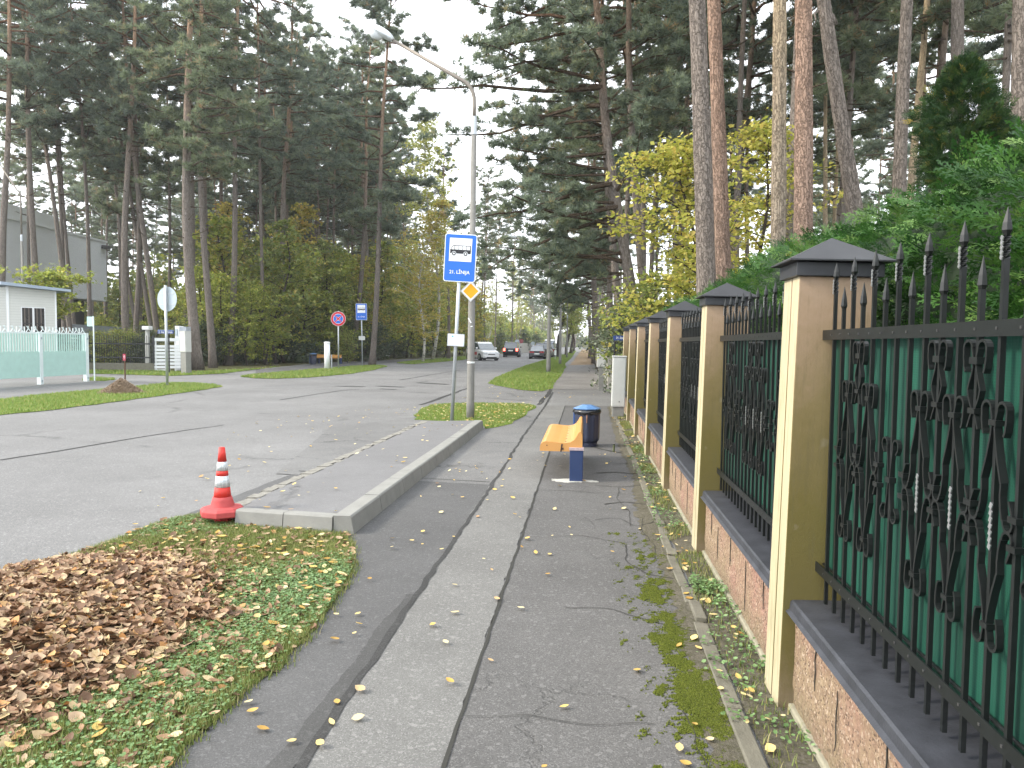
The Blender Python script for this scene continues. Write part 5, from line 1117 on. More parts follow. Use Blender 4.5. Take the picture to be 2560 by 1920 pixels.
for i in range(13):
    a = _r.uniform(0,6.28); e = _r.uniform(-.2,1.2); d = Vector((math.cos(a)*math.cos(e), math.sin(a)*math.cos(e), math.sin(e))); s_ = d.cross(Vector((_r.uniform(-1,1),_r.uniform(-1,1),_r.uniform(-1,1)))).normalized()*.075
    b = len(TUFT_V); o_ = d*.12; TUFT_V += [tuple(o_-s_), tuple(o_+s_), tuple(d*_r.uniform(.8,1.1))]; TUFT_F.append((b,b+1,b+2))
def pine(seed, H=22, z0=.42, n=44, R0=2.9, dens=1.0, needle=NEE, barkm=BK, dead=10, side=None, tuft=.27, top=True, wob_=.16):
    "returns (trunk mesh, branch mesh, crown mesh) for a nominal tree with a .2 m trunk radius"
    r = random.Random(seed); m, pts, rad = tapered(H, .2, .035, 12, 26, wob_, seed); tr = m.mesh('trunk', barkm, True)
    bm_ = MB(); C = []
    for i in range(n+dead):
        live = i < n
        t = (i+r.random())/n if live else r.uniform(-.35, .15)
        z = H*(z0+(1-z0)*min(.985,t)) if live else H*z0*(1+t*.9); z = max(1.8, min(z, H*.985))
        a = r.uniform(0, 6.283)
        if side is not None and r.random() < side[1]: a = side[0]+r.gauss(0,.45)
        prof_ = math.sin(min(1,(t if live else .1)+.22)*math.pi*.80)**.7 if live else .5
        L = R0*prof_*r.uniform(.55,1.15)*(1 if live else .55)
        if side is not None and abs(((a-side[0]+math.pi)%(2*math.pi))-math.pi) < .9: L *= side[2]
        rise = r.uniform(-.12,.28)+(.55*max(0,t-.7)/.3 if live else 0); b = along(pts, z); P = [b]; d = Vector((math.cos(a), math.sin(a), rise)).normalized(); k = 6
        for j in range(k):
            d = (d+Vector((r.gauss(0,.13), r.gauss(0,.13), r.gauss(.02,.10)-.03*(j < 3)))).normalized(); P.append(P[-1]+d*L/k)
        r0_ = .018+.013*L; bm_.tube(P, [r0_*(1-.8*j/k) for j in range(k+1)], 5, False)
        if not live: continue
        for j in range(2, k+1):
            for q in range(max(1,int(1.75*dens+r.random()))):
                dd = (d*.5+Vector((r.gauss(0,.8), r.gauss(0,.8), r.gauss(.05,.25)))).normalized(); l2 = r.uniform(.25,.8)*(.5+.18*L); e = P[j]+dd*l2
                bm_.tube([P[j], P[j].lerp(e,.5)+Vector((0,0,.04)), e], [.012,.008,.004], 3, False)
                for s in range(int(6.5*dens+r.random()*3)):
                    f = r.uniform(.45,1.05); C.append((P[j].lerp(e, f)+Vector((r.gauss(0,.08), r.gauss(0,.08), r.gauss(.03,.045))), tuft*r.uniform(.65,1.3)))
    br = bm_.mesh('branches', BRN)
    g_ = np.random.default_rng(seed); Pn = np.array([tuple(c[0]) for c in C]); cr_ = scatter('crown', Pn, rand_rot(len(C), .35, g_), np.array([c[1] for c in C]), TUFT_V, TUFT_F, needle, r=g_)
    return tr, br, cr_
_cache = {}
def place_pine(var, base, top_dir, H, dia, rz, label, group=None, name='pine_tree', Hn=22):
    tr, br, cr_ = var; s = H/Hn; p = thing(name, label, 'pine tree', (base.x, base.y, -.05), group=group)
    q = Vector((0,0,1)).rotation_difference(top_dir); p.rotation_mode = 'QUATERNION'; p.rotation_quaternion = q @ Quaternion((0,0,1), rz)
    k = dia/.4/s; p.scale = (s,s,s)
    t = link('trunk', tr, p); t.scale = (k,k,1); link('branches', br, p); link('crown', cr_, p); return p
VF = [pine(100+i, z0=(.38,.44,.48,.40,.50,.44)[i], n=(40,36,34,42,33,38)[i], R0=(3.4,3.0,2.8,3.2,2.8,3.5)[i], dens=1.0, needle=(NEE if i % 3 else NEE2)) for i in range(6)]
VE = [pine(150+i, z0=.50, n=34, R0=(3.2,2.8,3.4)[i], dens=1.0, needle=(NEE, NEE2, NEE)[i]) for i in range(3)]
VT = [pine(200+i, wob_=.05, z0=.62, n=30, R0=2.8, dens=1.1, barkm=b_, dead=5, needle=NEE2 if i == 1 else NEE) for i, b_ in enumerate((BKG, BKR, BKL))]
UP = Vector((0,0,1))
def T(ub, vb, ut, vt, w, dia, var, label, H=21, rz=None, gnd=None, group=None, Y=None, name='pine_tree'):
    D = Y or dia*1850/w
    a = PY(ub, vb, D); b = PY(ut, vt, D)
    if gnd: a = G(*gnd); b = PY(ut, vt, a.y)
    d = (b-a).normalized(); base = a - d*(a.z/d.z)
    return place_pine(var, base, d, H, dia, random.uniform(0,6.28) if rz is None else rz, label, group, name)
placed = []
def TT(*a, **k): p = T(*a, **k); placed.append((p.location.x, p.location.y, k.get('keep', 1.6))); return p
# right of the fence, near: thick trunks standing clear above the hedge
TT(1764,717,1745,0,51,.40, VT[0], 'thick grey pine trunk before the yellow maple, left of a twin pair of trunks', H=23)
TT(1810,717,1789,0,42,.36, VT[1], 'rusty upper pine trunk just behind the thick grey one', H=23)
TT(1944,615,1955,0,41,.34, VT[2], 'pale sunlit pine trunk right of the yellow maple', H=22)
TT(2007,590,2007,0,51,.38, VT[1], 'reddish scaly pine trunk in the middle of the right grove', H=22)
TT(2145,520,2072,0,42,.36, VT[0], 'grey pine leaning left with a hooked dead bough', H=22)
TT(2252,430,2274,0,36,.33, VT[0], 'grey and tan pine trunk above the hedge, right of the leaning one', H=22)
TT(2282,400,2310,0,22,.30, VT[2], 'slim orange pine trunk just behind the grey and tan one', H=22)
TT(2341,290,2352,0,13,.24, VT[1], 'thin bright orange pine trunk left of the dark cypress', H=21)
TT(2536,350,2540,0,46,.36, VT[0], 'grey pine trunk at the right edge of the photo', H=23)
TT(2062,560,2068,150,14,.24, VT[2], 'slim tan pine stem between the reddish and the leaning pine', H=20)
TT(2085,540,2095,200,12,.24, VT[2], 'second slim tan pine stem beside the leaning pine', H=20)
TT(1878,660,1880,300,14,.28, VF[1], 'dark pine stem right behind the yellow maple', H=20)
TT(1700,700,1690,0,16,.30, VF[2], 'straight brown pine left of the thick grey trunk', H=22)
TT(1718,640,1712,0,12,.28, VF[3], 'slender pine close to the thick grey trunk', H=22)
# hooked dead bough of the leaning pine
hk = thing('dead_bough', 'hooked bare bough arching out of the leaning grey pine', 'bough'); hp_ = [PY(u, v, .36*1850/42) for u, v in ((2088,62),(2080,40),(2066,28),(2048,26),(2036,34),(2040,50),(2034,66))]; m = MB(); m.tube(hp_, [.06,.05,.04,.03,.02,.012,.006], 7); bpy.data.objects.remove(hk)
hb = [o for o in placed]; lt_ = [o for o in col.objects if o.get('label','').startswith('grey pine leaning left')][0]
bpy.context.view_layer.update(); o = m.obj('dead_bough', BK, None, smooth=True); o.parent = lt_; o.matrix_parent_inverse = lt_.matrix_world.inverted()
# centre-right group whose boughs reach out over the sidewalk
VS = [pine(300, z0=.20, n=56, R0=4.6, dens=1.5, side=(math.pi, .62, 1.35), needle=NEE, tuft=.25), pine(301, z0=.30, n=50, R0=3.8, dens=1.4, side=(math.pi*.95, .5, 1.25), needle=NEE2), pine(302, z0=.24, n=50, R0=4.0, dens=1.4, side=(math.pi*1.05,.5,1.2), needle=NEE)]
def TS(u, v, ut, vt, Y, dia, var, lab, H, rz=0):
    a = PY(u, v, Y); b = PY(ut, vt, Y); d = (b-a).normalized(); base = a-d*(a.z/d.z); p = place_pine(var, base, d, H, dia, rz, lab); placed.append((base.x, base.y, 2)); return p
TS(1590,700,1490,0,24,.40, VS[0], 'leaning pine with rust coloured upper trunk and long boughs reaching left over the street', 19, .1)
TS(1545,760,1518,0,30,.36, VS[1], 'brown pine behind the leaning one, boughs spreading left', 20, -.2)
TS(1520,800,1500,100,38,.40, VS[2], 'dark pine beside the sidewalk beyond the driveway', 21, .2)
TS(1497,820,1480,200,48,.42, VS[0], 'pine with drooping boughs over the far sidewalk', 20, .1)
TS(1484,840,1468,300,62,.42, VS[2], 'farther pine overhanging the sidewalk', 20, -.1)
TS(1620,760,1575,0,27,.34, VF[1], 'straight pine stem left of the yellow maple', 22)
TS(1475,850,1470,300,85,.42, VS[1], 'distant pine closing the end of the sidewalk', 20, 0)
TS(1560,760,1556,0,34,.30, VF[4], 'thin brown pine stem in the cluster beyond the fence end', 22)
TS(1600,760,1600,0,36,.32, VF[0], 'thin pine stem behind the cluster beyond the fence end', 22)
# left side, named trunks
LL = [
 (8,600,6,0,20,.42,0,'dark pine trunk cut by the left edge of the photo',None),
 (76,600,73,300,9,.26,1,'thin pine stem in front of the pale house',None),
 (90,600,82,250,18,.40,2,'brown pine trunk standing in front of the pale house',None),
 (144,622,93,272,14,.33,3,'pine trunk leaning left in front of the pale house',None),
 (152,622,141,120,12,.30,4,'straight brown pine trunk right of the leaning one by the pale house',None),
 (186,790,155,350,11,.28,5,'dark curved pine stem at the right half of the pale house',None),
 (222,800,198,350,12,.30,2,'orange sunlit pine stem crossing the right end of the pale house',None),
 (313,638,233,155,10,.30,4,'long leaning pine lit orange left of the thick twin trunks',None),
 (307,428,257,155,12,.32,1,'dark pine crossing behind the long leaning one',None),
 (319,830,322,310,20,.46,3,'thick grey pine trunk right of the pale house',None),
 (336,800,345,310,15,.40,0,'grey pine trunk right behind the thick one by the pale house',None),
 (354,830,347,500,9,.28,5,'slim pine with a sunlit left edge behind the black fence',None),
 (392,817,362,520,16,.40,1,'dark leaning pine behind the street name sign',None),
 (420,820,420,500,10,.30,2,'brown pine directly behind the round grey sign',None),
 (471,824,461,500,8,.26,4,'thin yellowish pine stem left of the thick cabinet pine',None),
 (494,925,472,292,27,.56,0,'thickest grey pine trunk beside the tall cabinet',(494,925)),
 (530,851,501,39,19,.42,3,'grey brown pine trunk rising from the dark shrubs',None),
 (574,861,592,420,17,.42,5,'pine trunk leaning right above the shrubs',None),
 (643,640,641,311,6,.24,2,'thin orange pine stem, left one of a close pair',None),
 (655,622,649,311,6,.24,4,'thin orange pine stem, right one of a close pair',None),
 (712,905,723,58,17,.50,1,'grey pine trunk in the middle of the left wood',None),
 (886,827,924,260,14,.46,3,'pale pine leaning right behind the far bus stop sign',None),
 (883,817,881,534,8,.32,0,'dark straight pine beside the pale leaning one',None),
 (925,890,918,500,12,.44,5,'dark pine behind the far timetable board',None),
 (268,800,270,520,8,.30,2,'slim pine right of the pale house corner',None),
 (300,810,296,560,9,.30,4,'broken looking pine stem left of the thick grey trunk',None)]
for ub, vb, ut, vt, w, dia, vi, lab, gnd in LL:
    TT(ub, vb, ut, vt, w, dia, (VE[vi % 3] if ub < 335 else VF[vi]), lab, gnd=gnd, H=26+(vi%3)*1.5)
def birch(ub, vb, ut, vt, Y, dia, lab):
    a = PY(ub,vb,Y); b = PY(ut,vt,Y); d = (b-a).normalized(); base = a-d*(a.z/d.z); p = thing('birch_tree', lab, 'birch tree', (base.x,base.y,-.05)); p.rotation_mode='QUATERNION'; p.rotation_quaternion = UP.rotation_difference(d); return p
# deciduous trees
YGREEN = leafmat('yellow_green_leaves', [(0,(.19,.25,.05)),(.5,(.35,.41,.075)),(.85,(.50,.51,.11)),(1,(.56,.46,.12))], .55, .4)
OLIVE = leafmat('olive_leaves', [(0,(.15,.20,.055)),(.5,(.27,.33,.085)),(.85,(.41,.42,.11)),(1,(.50,.38,.10))], .55, .4)
GOLD = leafmat('golden_leaves', [(0,(.26,.27,.06)),(.4,(.46,.42,.09)),(.8,(.64,.52,.12)),(1,(.62,.38,.09))], .55, .45)
LEMON = leafmat('lemon_leaves', [(0,(.24,.28,.05)),(.4,(.43,.43,.08)),(.8,(.66,.60,.16)),(1,(.60,.44,.11))], .5, .5)
DKGR = leafmat('dark_shrub_leaves', [(0,(.05,.075,.045)),(.5,(.09,.13,.07)),(.9,(.14,.18,.085)),(1,(.22,.20,.08))], .5, .25)
SILV = leafmat('silver_green_leaves', [(0,(.07,.10,.05)),(.5,(.16,.20,.12)),(.9,(.34,.38,.28)),(1,(.5,.5,.36))], .45, .25)
LEAF4_V = [(-.5,0,0),(0,-.34,.06),(.5,0,.0),(0,.34,.06)]; LEAF4_F = [(0,1,2),(0,2,3)]
def decid(seed, H=8, Rr=2.4, z0=.25, nl=26, per=26, leaf=.13, mat=YGREEN, r0=.09, barkm=TWG, flatc=.25, stems=1, droop=0, wobble=.8):
    r = random.Random(seed); m, pts, rad = tapered(H, r0, .015, 8, 16, wobble, seed, 1.2)
    tr = m.mesh('trunk', barkm, True); b_ = MB(); C = []
    for i in range(nl):
        t = (i+r.random())/nl; z = H*(z0+(1-z0)*t*.97); a = i*2.4+r.uniform(-.5,.5); L = Rr*math.sin(min(1,t*.85+.18)*math.pi)**.6*r.uniform(.6,1.15); P = [along(pts, z)]; d = Vector((math.cos(a), math.sin(a), r.uniform(.15,.75))).normalized(); k = 5
        for j in range(k): d = (d+Vector((r.gauss(0,.2), r.gauss(0,.2), r.gauss(-.02-droop,.15)))).normalized(); P.append(P[-1]+d*L/k)
        b_.tube(P, [.006*L+.01-(.0012*L+.0018)*j for j in range(k+1)], 4, False)
        for j in range(1, k+1):
            for q in range(2):
                dd = Vector((r.gauss(0,1), r.gauss(0,1), r.gauss(-droop*2,flatc))).normalized(); e = P[j]+dd*r.uniform(.3,.9)*(.35+.2*Rr); b_.tube([P[j], e], [.006,.003], 3, False)
                for s in range(int(per*.1*r.uniform(.4,1.6)*5)):
                    C.append(tuple(P[j].lerp(e, r.uniform(.15,1.15))+Vector((r.gauss(0,.13), r.gauss(0,.13), r.gauss(0,.07)-abs(r.gauss(0,.25))*droop*2))))
    g_ = np.random.default_rng(seed); n = len(C); S = g_.uniform(.6,1.35,n)*leaf
    return tr, b_.mesh('branches', barkm), scatter('crown', C, rand_rot(n, .42, g_), S, LEAF4_V, LEAF4_F, mat, r=g_)
def place_dec(var, base, s, lab, cat='tree', name='broadleaf_tree', rz=0, group=None, tilt=None, sz=1):
    p = thing(name, lab, cat, (base[0], base[1], -.03), rz, group); p.scale = (s,s,s*sz)
    if tilt is not None: p.rotation_mode = 'QUATERNION'; p.rotation_quaternion = UP.rotation_difference(tilt) @ Quaternion((0,0,1), rz)
    for nm, me in zip(('trunk','branches','crown'), var): link(nm, me, p)
    return p
VY = [decid(1, 8, 2.4, .10, 36, 19, .20, YGREEN), decid(2, 7, 2.7, .08, 36, 19, .20, YGREEN), decid(3, 7.5, 2.3, .10, 34, 19, .20, OLIVE), decid(4, 9, 2.5, .12, 38, 20, .20, GOLD)]
VB = decid(11, 16, 3.9, .16, 74, 26, .21, GOLD, .13, BIR, .4, droop=.06)
LIME = leafmat('lime_birch_leaves', [(0,(.27,.32,.07)),(.5,(.48,.50,.14)),(.9,(.66,.62,.22)),(1,(.7,.55,.15))], .5, .5)
VB2 = decid(12, 18, 2.9, .26, 66, 22, .20, LIME, .12, BIR, .4, droop=.22)
VSH = [decid(21, 2.2, 1.5, .03, 26, 26, .10, DKGR, .03, flatc=.6), decid(22, 2.6, 1.4, .03, 26, 26, .10, OLIVE, .03, flatc=.6), decid(23, 1.8, 1.6, .02, 26, 26, .09, DKGR, .03, flatc=.6)]
# yellow maple behind the fence
mb_ = PY(1700, 800, 18.5); VM = decid(31, 6.6, 2.25, .18, 44, 34, .125, LEMON, .07, TWG, .22); place_dec(VM, (mb_.x, mb_.y), 1.0, 'bright yellow maple growing behind the hedge, left of the thick grey pine', 'tree', 'maple_tree')
mb2 = PY(1865, 800, 20.5); VM2 = decid(32, 7.6, 1.9, .2, 38, 30, .125, LEMON, .07, TWG, .25); place_dec(VM2, (mb2.x, mb2.y), 1.0, 'yellow maple behind the rusty pine trunk, right half of the yellow foliage', 'tree', 'maple_tree', 1.3)
mb3 = PY(1625, 840, 23); place_dec(VY[1], (mb3.x, mb3.y), .42, 'low yellow green shrub above the fence pillars', 'shrub', 'shrub', 1)
# golden birches in the middle distance
bb = G(1057, 905); tp_ = PY(1102, 517, bb.y); tl_ = (tp_-bb).normalized()
place_dec(VB, (bb.x,bb.y), .86, 'leaning birch with pale trunk and golden green leaves beside the road', 'birch tree', 'birch_tree', .4, tilt=tl_)
for u, Y, s, var, lab, nm in ((1082,68,1.32,VB2,'tall lemon yellow birch rising above the golden trees','birch_tree'),(1120,95,1.0,VB,'orange golden birch right of the tall lemon birch','birch_tree'),(1215,125,1.0,VB2,'drooping yellow green birch left of the sky gap low on the horizon','birch_tree'),
                              (1290,150,1.05,VB2,'far pale birch under the sky gap','birch_tree'),(1180,105,.8,VY[3],'small golden tree left of the lamp post top','broadleaf_tree')):
    q_ = PY(u, 870, Y); place_dec(var, (q_.x,q_.y), s*(1.3 if var is VY[3] else 1), lab, 'birch tree' if 'birch' in nm else 'tree', nm, u)
q_ = G(1121, 898); place_pine(VF[4], q_, Vector((-.02,0,1)).normalized(), 20, .36, 2, 'dark thin pine standing at the road edge left of the white car'); placed.append((q_.x,q_.y,2))
# young tree over the hut
q_ = PY(130, 800, 35.5); V8 = decid(41, 4.9, 2.3, .5, 34, 34, .17, YGREEN, .07); place_dec(V8, (q_.x,q_.y), 1.0, 'leafy yellow green young tree over the hut roof', 'tree')
q_ = PY(254, 860, 50); place_dec(VY[1], (q_.x,q_.y), .48, 'small bright yellow shrub right of the pale house', 'shrub', 'shrub', 2)
# understory along the left wood edge
EX, EY = [300,480,640,809,977,1146,1210], [43,42.5,43.5,56.5,69,87,105]
edgeY = lambda u: float(np.interp(u, EX, EY))
under = []; ru = random.Random(77)
for i in range(27):
    u = 505+i*26.5; k = (0,1,0,2)[i % 4] if u < 880 else (3,2,0,3,1)[i % 5]; s_ = ru.uniform(.62,.85) if u < 690 else (ru.uniform(1.0,1.45) if u < 960 else ru.uniform(.8,1.25))
    under.append((u+ru.uniform(-8,8), edgeY(u)+ru.uniform(1.8,4.5), s_, k))
for i in range(17):
    u = 520+i*42; under.append((u+ru.uniform(-12,12), edgeY(u)+ru.uniform(9,16), ru.uniform(1.15,1.6), (0,1,3,2)[i % 4]))
under += [(350,58,.8,1),(290,60,.8,2),(400,54,.7,0),(450,52,.75,1),(1240,135,1.3,1),(1110,78,.7,0)]
nm_ = ['yellow green','lime green','olive','golden']
for i, (u, Y, s, k) in enumerate(under):
    q_ = PY(u, 870, Y); place_dec(VY[k], (q_.x,q_.y), s, f'{nm_[k]} young broadleaf tree in the undergrowth of the left wood', 'tree', 'broadleaf_tree', i*1.3, group=f'{nm_[k]} young trees in the left wood')
sh = [(505,44,1.0,0),(540,45,1.1,2),(575,47,1.15,0),(610,48,1.0,2),(648,50,.9,0),(690,52,1.0,2),(730,54,1.05,0),(765,60,1.2,1),(850,58,1.0,1),(880,61,1.25,0),(915,60,1.1,2),(945,63,1.15,0),(870,54,.75,1),(1010,76,1.0,0),(1050,80,1.1,2),(1150,105,1.2,0),(1200,110,1.2,2),(1250,125,1.3,0),(1090,86,1.1,0),(1310,140,1.4,0),(1340,160,1.4,0),(300,40.5,.75,1),(250,40,.7,1),(350,41,.75,2),(275,41,.7,2),(330,41.5,.7,1),(375,41,.8,0),(228,40.5,.7,0),(425,46,.8,1),(790,58,.8,1),(985,72,.9,2),(460,48,1,0)]
for i, (u, Y, s, k) in enumerate(sh):
    q_ = PY(u, 900, Y); place_dec(VSH[k], (q_.x,q_.y), s*1.15, ('dark green' if k != 1 else 'olive brown')+' bush at the edge of the left wood', 'bush', 'bush', i*1.7, group='dark bushes along the left wood edge' if k != 1 else 'olive bushes along the left wood edge')
# shrubs on the right beyond the fence end
VSV = decid(51, 2.6, 1.1, .05, 28, 40, .10, SILV, .03, flatc=.5)
for i, (x, Y, s, var, lab) in enumerate(((1.35,23.5,1.0,VSV,'silvery green leaved shrub beside the street name sign at the fence end'),(1.5,27.5,1.15,VSV,'silvery shrub spilling over the concrete fence'),(1.9,21,1.35,VSH[1],'yellow green shrub over the last fence pillars'),(1.7,33,1.2,VSH[0],'dark shrub behind the concrete fence'),(2.0,41,1.5,VSH[1],'olive shrub behind the tall concrete slab'),(2.2,52,1.6,VSH[0],'dark shrub far along the sidewalk'),(2.2,65,1.7,VSH[2],'farthest dark shrub along the sidewalk'),(3.2,24,1.5,VY[1],'small yellow green tree beyond the fence end'))):
    place_dec(var, (x,Y), s*(.45 if var is VY[1] else 1), lab, 'shrub', 'shrub', i)
# ------------------------------------------------------------------ thuja hedge
THU = leafmat('thuja_spray', [(0,(.012,.042,.010)),(.35,(.033,.105,.018)),(.75,(.07,.18,.03)),(1,(.17,.28,.07))], .5, .3, .35)
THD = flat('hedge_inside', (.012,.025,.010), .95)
def spray():
    vs, fs = [], []
    def seg(x, y, ang, L, w, z=0):
        b = len(vs); dx, dy = math.cos(ang), math.sin(ang); nx, ny = -dy*w, dx*w
        vs.extend([(x-nx*.5,y-ny*.5,z),(x+dx*L*.5-nx,y+dy*L*.5-ny,z-.015*L),(x+dx*L,y+dy*L,z-.06*L),(x+dx*L*.5+nx,y+dy*L*.5+ny,z-.015*L)]); fs.append((b,b+1,b+2)); fs.append((b,b+2,b+3))
    r = random.Random(1)
    def grow(x, y, a, L, depth):
        seg(x, y, a, L, .024 if depth else .018, -.12*(x*x))
        if depth >= 2: return
        n = 7 if depth == 0 else 4
        for i in range(n):
            t = .18+.75*i/n; s = 1 if i % 2 else -1; l2 = L*(.52 if depth == 0 else .42)*(1-.55*t)
            grow(x+math.cos(a)*L*t, y+math.sin(a)*L*t, a+s*R(38+r.uniform(-8,8)), l2, depth+1)
    grow(0,0,0,1,0); return vs, fs
SPV, SPF = spray()
def hedge_h(y): return 2.32+.035*np.sin(y*2.1)+.05*np.sin(y*.9+1)-.012*np.maximum(0,y-6)
hd = thing('thuja_hedge', 'tall bright green thuja hedge rising behind the iron fence', 'hedge')
n = 12500; yy = rng.uniform(0,1,n)**1.7*16.6+1.5; face = rng.uniform(0,1,n); zf = rng.uniform(.35,1.0,n)
bul = .10*np.sin(yy*2.7)+.07*np.sin(yy*6.1+zf*5)
zz = np.where(face < .72, zf*hedge_h(yy), hedge_h(yy)+rng.uniform(-.06,.07,n)); top_ = face >= .72
curve = np.clip((zf-.8)/.2,0,1)**2*.32
xx = np.where(top_, 1.66+rng.uniform(0,.9,n), 1.38+bul*.6+curve+rng.uniform(-.05,.12,n))
# orientation: sprays point outward/up and droop
az = np.where(top_, rng.uniform(0,6.28,n), math.pi+rng.normal(0,.75,n)); el = np.where(top_, rng.uniform(.0,1.1,n), rng.normal(.30,.38,n)); ro = rng.normal(0,.75,n)
def rotm(az, el, ro):
    ca, sa, ce, se, cr2, sr2 = np.cos(az), np.sin(az), np.cos(el), np.sin(el), np.cos(ro), np.sin(ro); Z = np.zeros_like(az); O = np.ones_like(az)
    A = np.stack([np.stack([ca,-sa,Z],-1),np.stack([sa,ca,Z],-1),np.stack([Z,Z,O],-1)],-2); B = np.stack([np.stack([ce,Z,-se],-1),np.stack([Z,O,Z],-1),np.stack([se,Z,ce],-1)],-2); C_ = np.stack([np.stack([O,Z,Z],-1),np.stack([Z,cr2,-sr2],-1),np.stack([Z,sr2,cr2],-1)],-2); return A@B@C_
link('sprays', scatter('sprays', np.column_stack([xx,yy,zz]), rotm(az,el,ro), rng.uniform(.09,.18,n), SPV, SPF, THU), hd)
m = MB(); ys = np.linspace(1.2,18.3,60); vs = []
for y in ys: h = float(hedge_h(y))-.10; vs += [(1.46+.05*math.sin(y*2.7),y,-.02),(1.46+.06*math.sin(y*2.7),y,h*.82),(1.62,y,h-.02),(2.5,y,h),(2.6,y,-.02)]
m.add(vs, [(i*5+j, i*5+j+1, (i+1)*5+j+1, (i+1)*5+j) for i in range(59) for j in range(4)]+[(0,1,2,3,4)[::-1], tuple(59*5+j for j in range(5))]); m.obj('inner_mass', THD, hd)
# dark cypress
cy = PY(2400, 400, 8.5); VC_n = 5200; g_ = np.random.default_rng(8); t = g_.uniform(0,1,VC_n); a = g_.uniform(0,6.28,VC_n); Hc_ = 1.5; rc = .34*np.sin(np.clip(t*.8+.2,0,1)*math.pi)**.7*(1+.2*np.sin(a*3+t*9))*g_.uniform(.55,1.15,VC_n)*(1+.18*np.sin(a*5-t*21))
cyp = thing('cypress', 'dark yellow flecked cypress standing above the hedge at right', 'cypress', (cy.x,cy.y,0)); zb_ = cy.z-.30; Pq = np.column_stack([rc*np.cos(a), rc*np.sin(a), zb_+t*Hc_*.88])
CYM = leafmat('cypress_spray', [(0,(.016,.042,.014)),(.65,(.035,.085,.022)),(.93,(.08,.13,.03)),(1,(.33,.24,.05))], .55, .2)
link('crown', scatter('crown', Pq, rotm(a+g_.normal(0,.5,VC_n), g_.normal(.4,.4,VC_n), g_.normal(0,1,VC_n)), g_.uniform(.08,.15,VC_n), SPV, SPF, CYM), cyp)
m = MB(); m.tube([(0,0,-.05),(0,0,zb_+Hc_*.75)], [.09,.02], 8); m.obj('trunk', TWG, cyp)
cy2 = PY(2480, 420, 9.5); c2_ = copy_tree(cyp); c2_.location = (cy2.x,cy2.y,0); c2_.scale = (1.05,1.05,.94); c2_['label'] = 'second dark cypress half hidden behind the first, by the right edge pine'; c2_.rotation_euler = (0,0,2)
# ------------------------------------------------------------------ background woods
def far_wood(n, xr, yr, lab, grp, seed, mind=2.2, ok=None, thin=1, Hr=(23,29)):
    r = random.Random(seed); c = 0; tries = 0
    while c < n and tries < n*60:
        tries += 1; x, y = r.uniform(*xr), yr[0]+(yr[1]-yr[0])*r.random()**1.0
        if ok and not ok(x, y): continue
        if any((x-a)**2+(y-b)**2 < mind**2 for a, b, _ in placed): continue
        placed.append((x,y,1)); H = r.uniform(*Hr); k = r.randrange(6)
        d = Vector((r.gauss(0,.025), r.gauss(0,.025), 1)).normalized()
        place_pine(VF[k], Vector((x,y,0)), d, H, r.uniform(.24,.40)*thin, r.uniform(0,6.28), lab, grp); c += 1
house = lambda x, y: not (x < -38 and 52 < y < 82)
far_wood(46, (-62,-27), (44,84), 'slender pine standing in the nearer depth of the left wood', 'pines in the nearer left wood', 5, 2.6, lambda x, y: house(x,y) and x < (-31 if y > 52 else -27) and not (y < 72 and x < -30))
VF_keep = VF; VF = VE+VE
far_wood(20, (-31,-21.5), (45,96), 'tall clean stemmed pine near the edge of the left wood', 'tall pines near the edge of the left wood', 15, 2.6, lambda x, y: x < -20.5-max(0,(60-y))*.0, 1, (26,30))
VF = VF_keep
far_wood(52, (-78,-23), (84,150), 'distant pine deep in the left wood', 'pines deep in the left wood', 6, 3.2, house)
far_wood(17, (3.2,22), (20,46), 'pine standing in the nearer depth of the right wood', 'pines in the nearer right wood', 7, 2.4)
far_wood(28, (3,45), (46,120), 'distant pine deep in the right wood', 'pines deep in the right wood', 8, 3.2)
far_wood(12, (-17,-13.5), (105,260), 'far pine lining the left side of the road ahead', 'far pines lining the road on the left', 9, 5)
far_wood(14, (1.6,4.5), (70,260), 'far pine lining the sidewalk ahead', 'far pines lining the sidewalk', 10, 5)
far_wood(8, (-14,3), (270,420), 'tiny pine closing the view at the end of the road', 'pines at the end of the road', 11, 3)
VST = decid(6, 8, 2.6, .36, 32, 26, .2, OLIVE, .2)
# street trees on the median
for i, (u, v, lab) in enumerate(((1397,893,'dark street tree trunk on the median beside the parked cars'),(1416,888,'second dark street tree on the median'),(1426,884,'third street tree on the median'),(1433,879,'fourth street tree on the median'))):
    q_ = G(u, v); place_dec(VST, (q_.x+.0,q_.y), 1.0+.1*i, lab, 'tree', 'street_tree', i)
# a bough hanging in from the top of the picture
hb_ = PY(1040, -260, 17)
VH = pine(410, H=22, z0=.36, n=34, R0=3.6, dens=1.6, needle=NEE)
q_ = PY(930, 900, 50); place_pine(VH, Vector((q_.x,q_.y,0)), Vector((.06,0,1)).normalized(), 26, .42, 1.1, 'tall pine whose crown reaches over the road at the top of the photo')

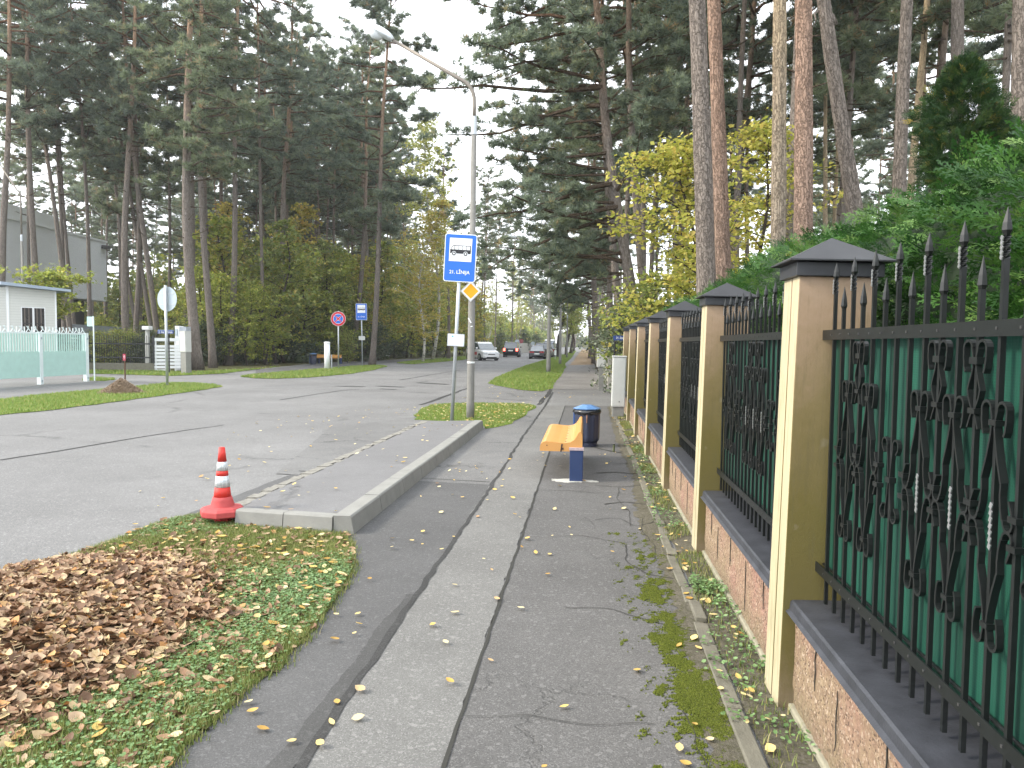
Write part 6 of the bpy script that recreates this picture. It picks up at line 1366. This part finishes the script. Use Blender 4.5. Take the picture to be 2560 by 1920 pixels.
# ------------------------------------------------------------------ the unbroken thicket at the back of both woods
def thicket(name, boxes, lab, mat, seed, size=.34):
    g_ = np.random.default_rng(seed); PPs = []
    for (x0,x1,y0,y1,h,nn) in boxes:
        q = g_.uniform((x0,y0,0),(x1,y1,1),(nn,3)); hh = h*(.62+.38*np.sin(q[:,0]*.35+q[:,1]*.3)*np.sin(q[:,0]*.13+2)); q[:,2] = .1+q[:,2]**1.25*np.maximum(hh,1.5); PPs.append(q)
    Pq = np.vstack(PPs); n = len(Pq); return stuff(link(name, scatter(name, Pq, rand_rot(n,.5,g_), g_.uniform(.6,1.5,n)*size, LEAF4_V+[(.1,-.5,.3),(.5,.3,.4),(-.4,.5,-.3),(-.2,-.5,-.35)], LEAF4_F+[(4,5,6),(4,6,7)], mat, r=g_)), lab, 'thicket')
thicket('far_thicket', [(-110,-24,96,112,17,70000),(-100,-82,50,100,12,16000),(-60,-22,150,162,15,22000)], 'unbroken thicket of the far left wood behind the pine trunks', OLIVE, 61, .40)
thicket('far_thicket', [(6,60,70,80,8,20000),(14,60,122,134,14,16000),(40,56,30,80,9,14000)], 'unbroken thicket of the far right wood behind the pine trunks', DKGR, 62, .40)
thicket('far_thicket', [(-60,-15,330,350,22,14000),(-15,3,430,440,12,5000),(3,40,320,340,22,10000),(-22,-13.5,170,330,9,12000),(2,7,90,330,8,12000)], 'far trees closing both sides of the road near the horizon', OLIVE, 63, .75)
thicket('undergrowth', [(-60,-20,52,58,2.2,14000),(-50,-19,66,72,3.0,14000),(3.5,24,24,30,1.6,5000),(4,30,44,50,2.5,8000)], 'low tangled undergrowth between the trunks of both woods', DKGR, 64, .2)

# ------------------------------------------------------------------ thin autumn haze
hm = bpy.data.materials.new('haze'); hm.use_nodes = True; hn = hm.node_tree; hn.nodes.clear()
ho_ = hn.nodes.new('ShaderNodeOutputMaterial'); pv = hn.nodes.new('ShaderNodeVolumePrincipled'); pv.inputs['Density'].default_value = HAZE; pv.inputs['Color'].default_value = (.93,.96,1,1); pv.inputs['Anisotropy'].default_value = .3
hn.links.new(pv.outputs[0], ho_.inputs['Volume'])
m = MB(); m.box(-146,146,-56,506,-1.1,38); o = m.obj('haze', hm); tag(o, 'thin pale haze between the far trees', 'haze', kind='stuff')
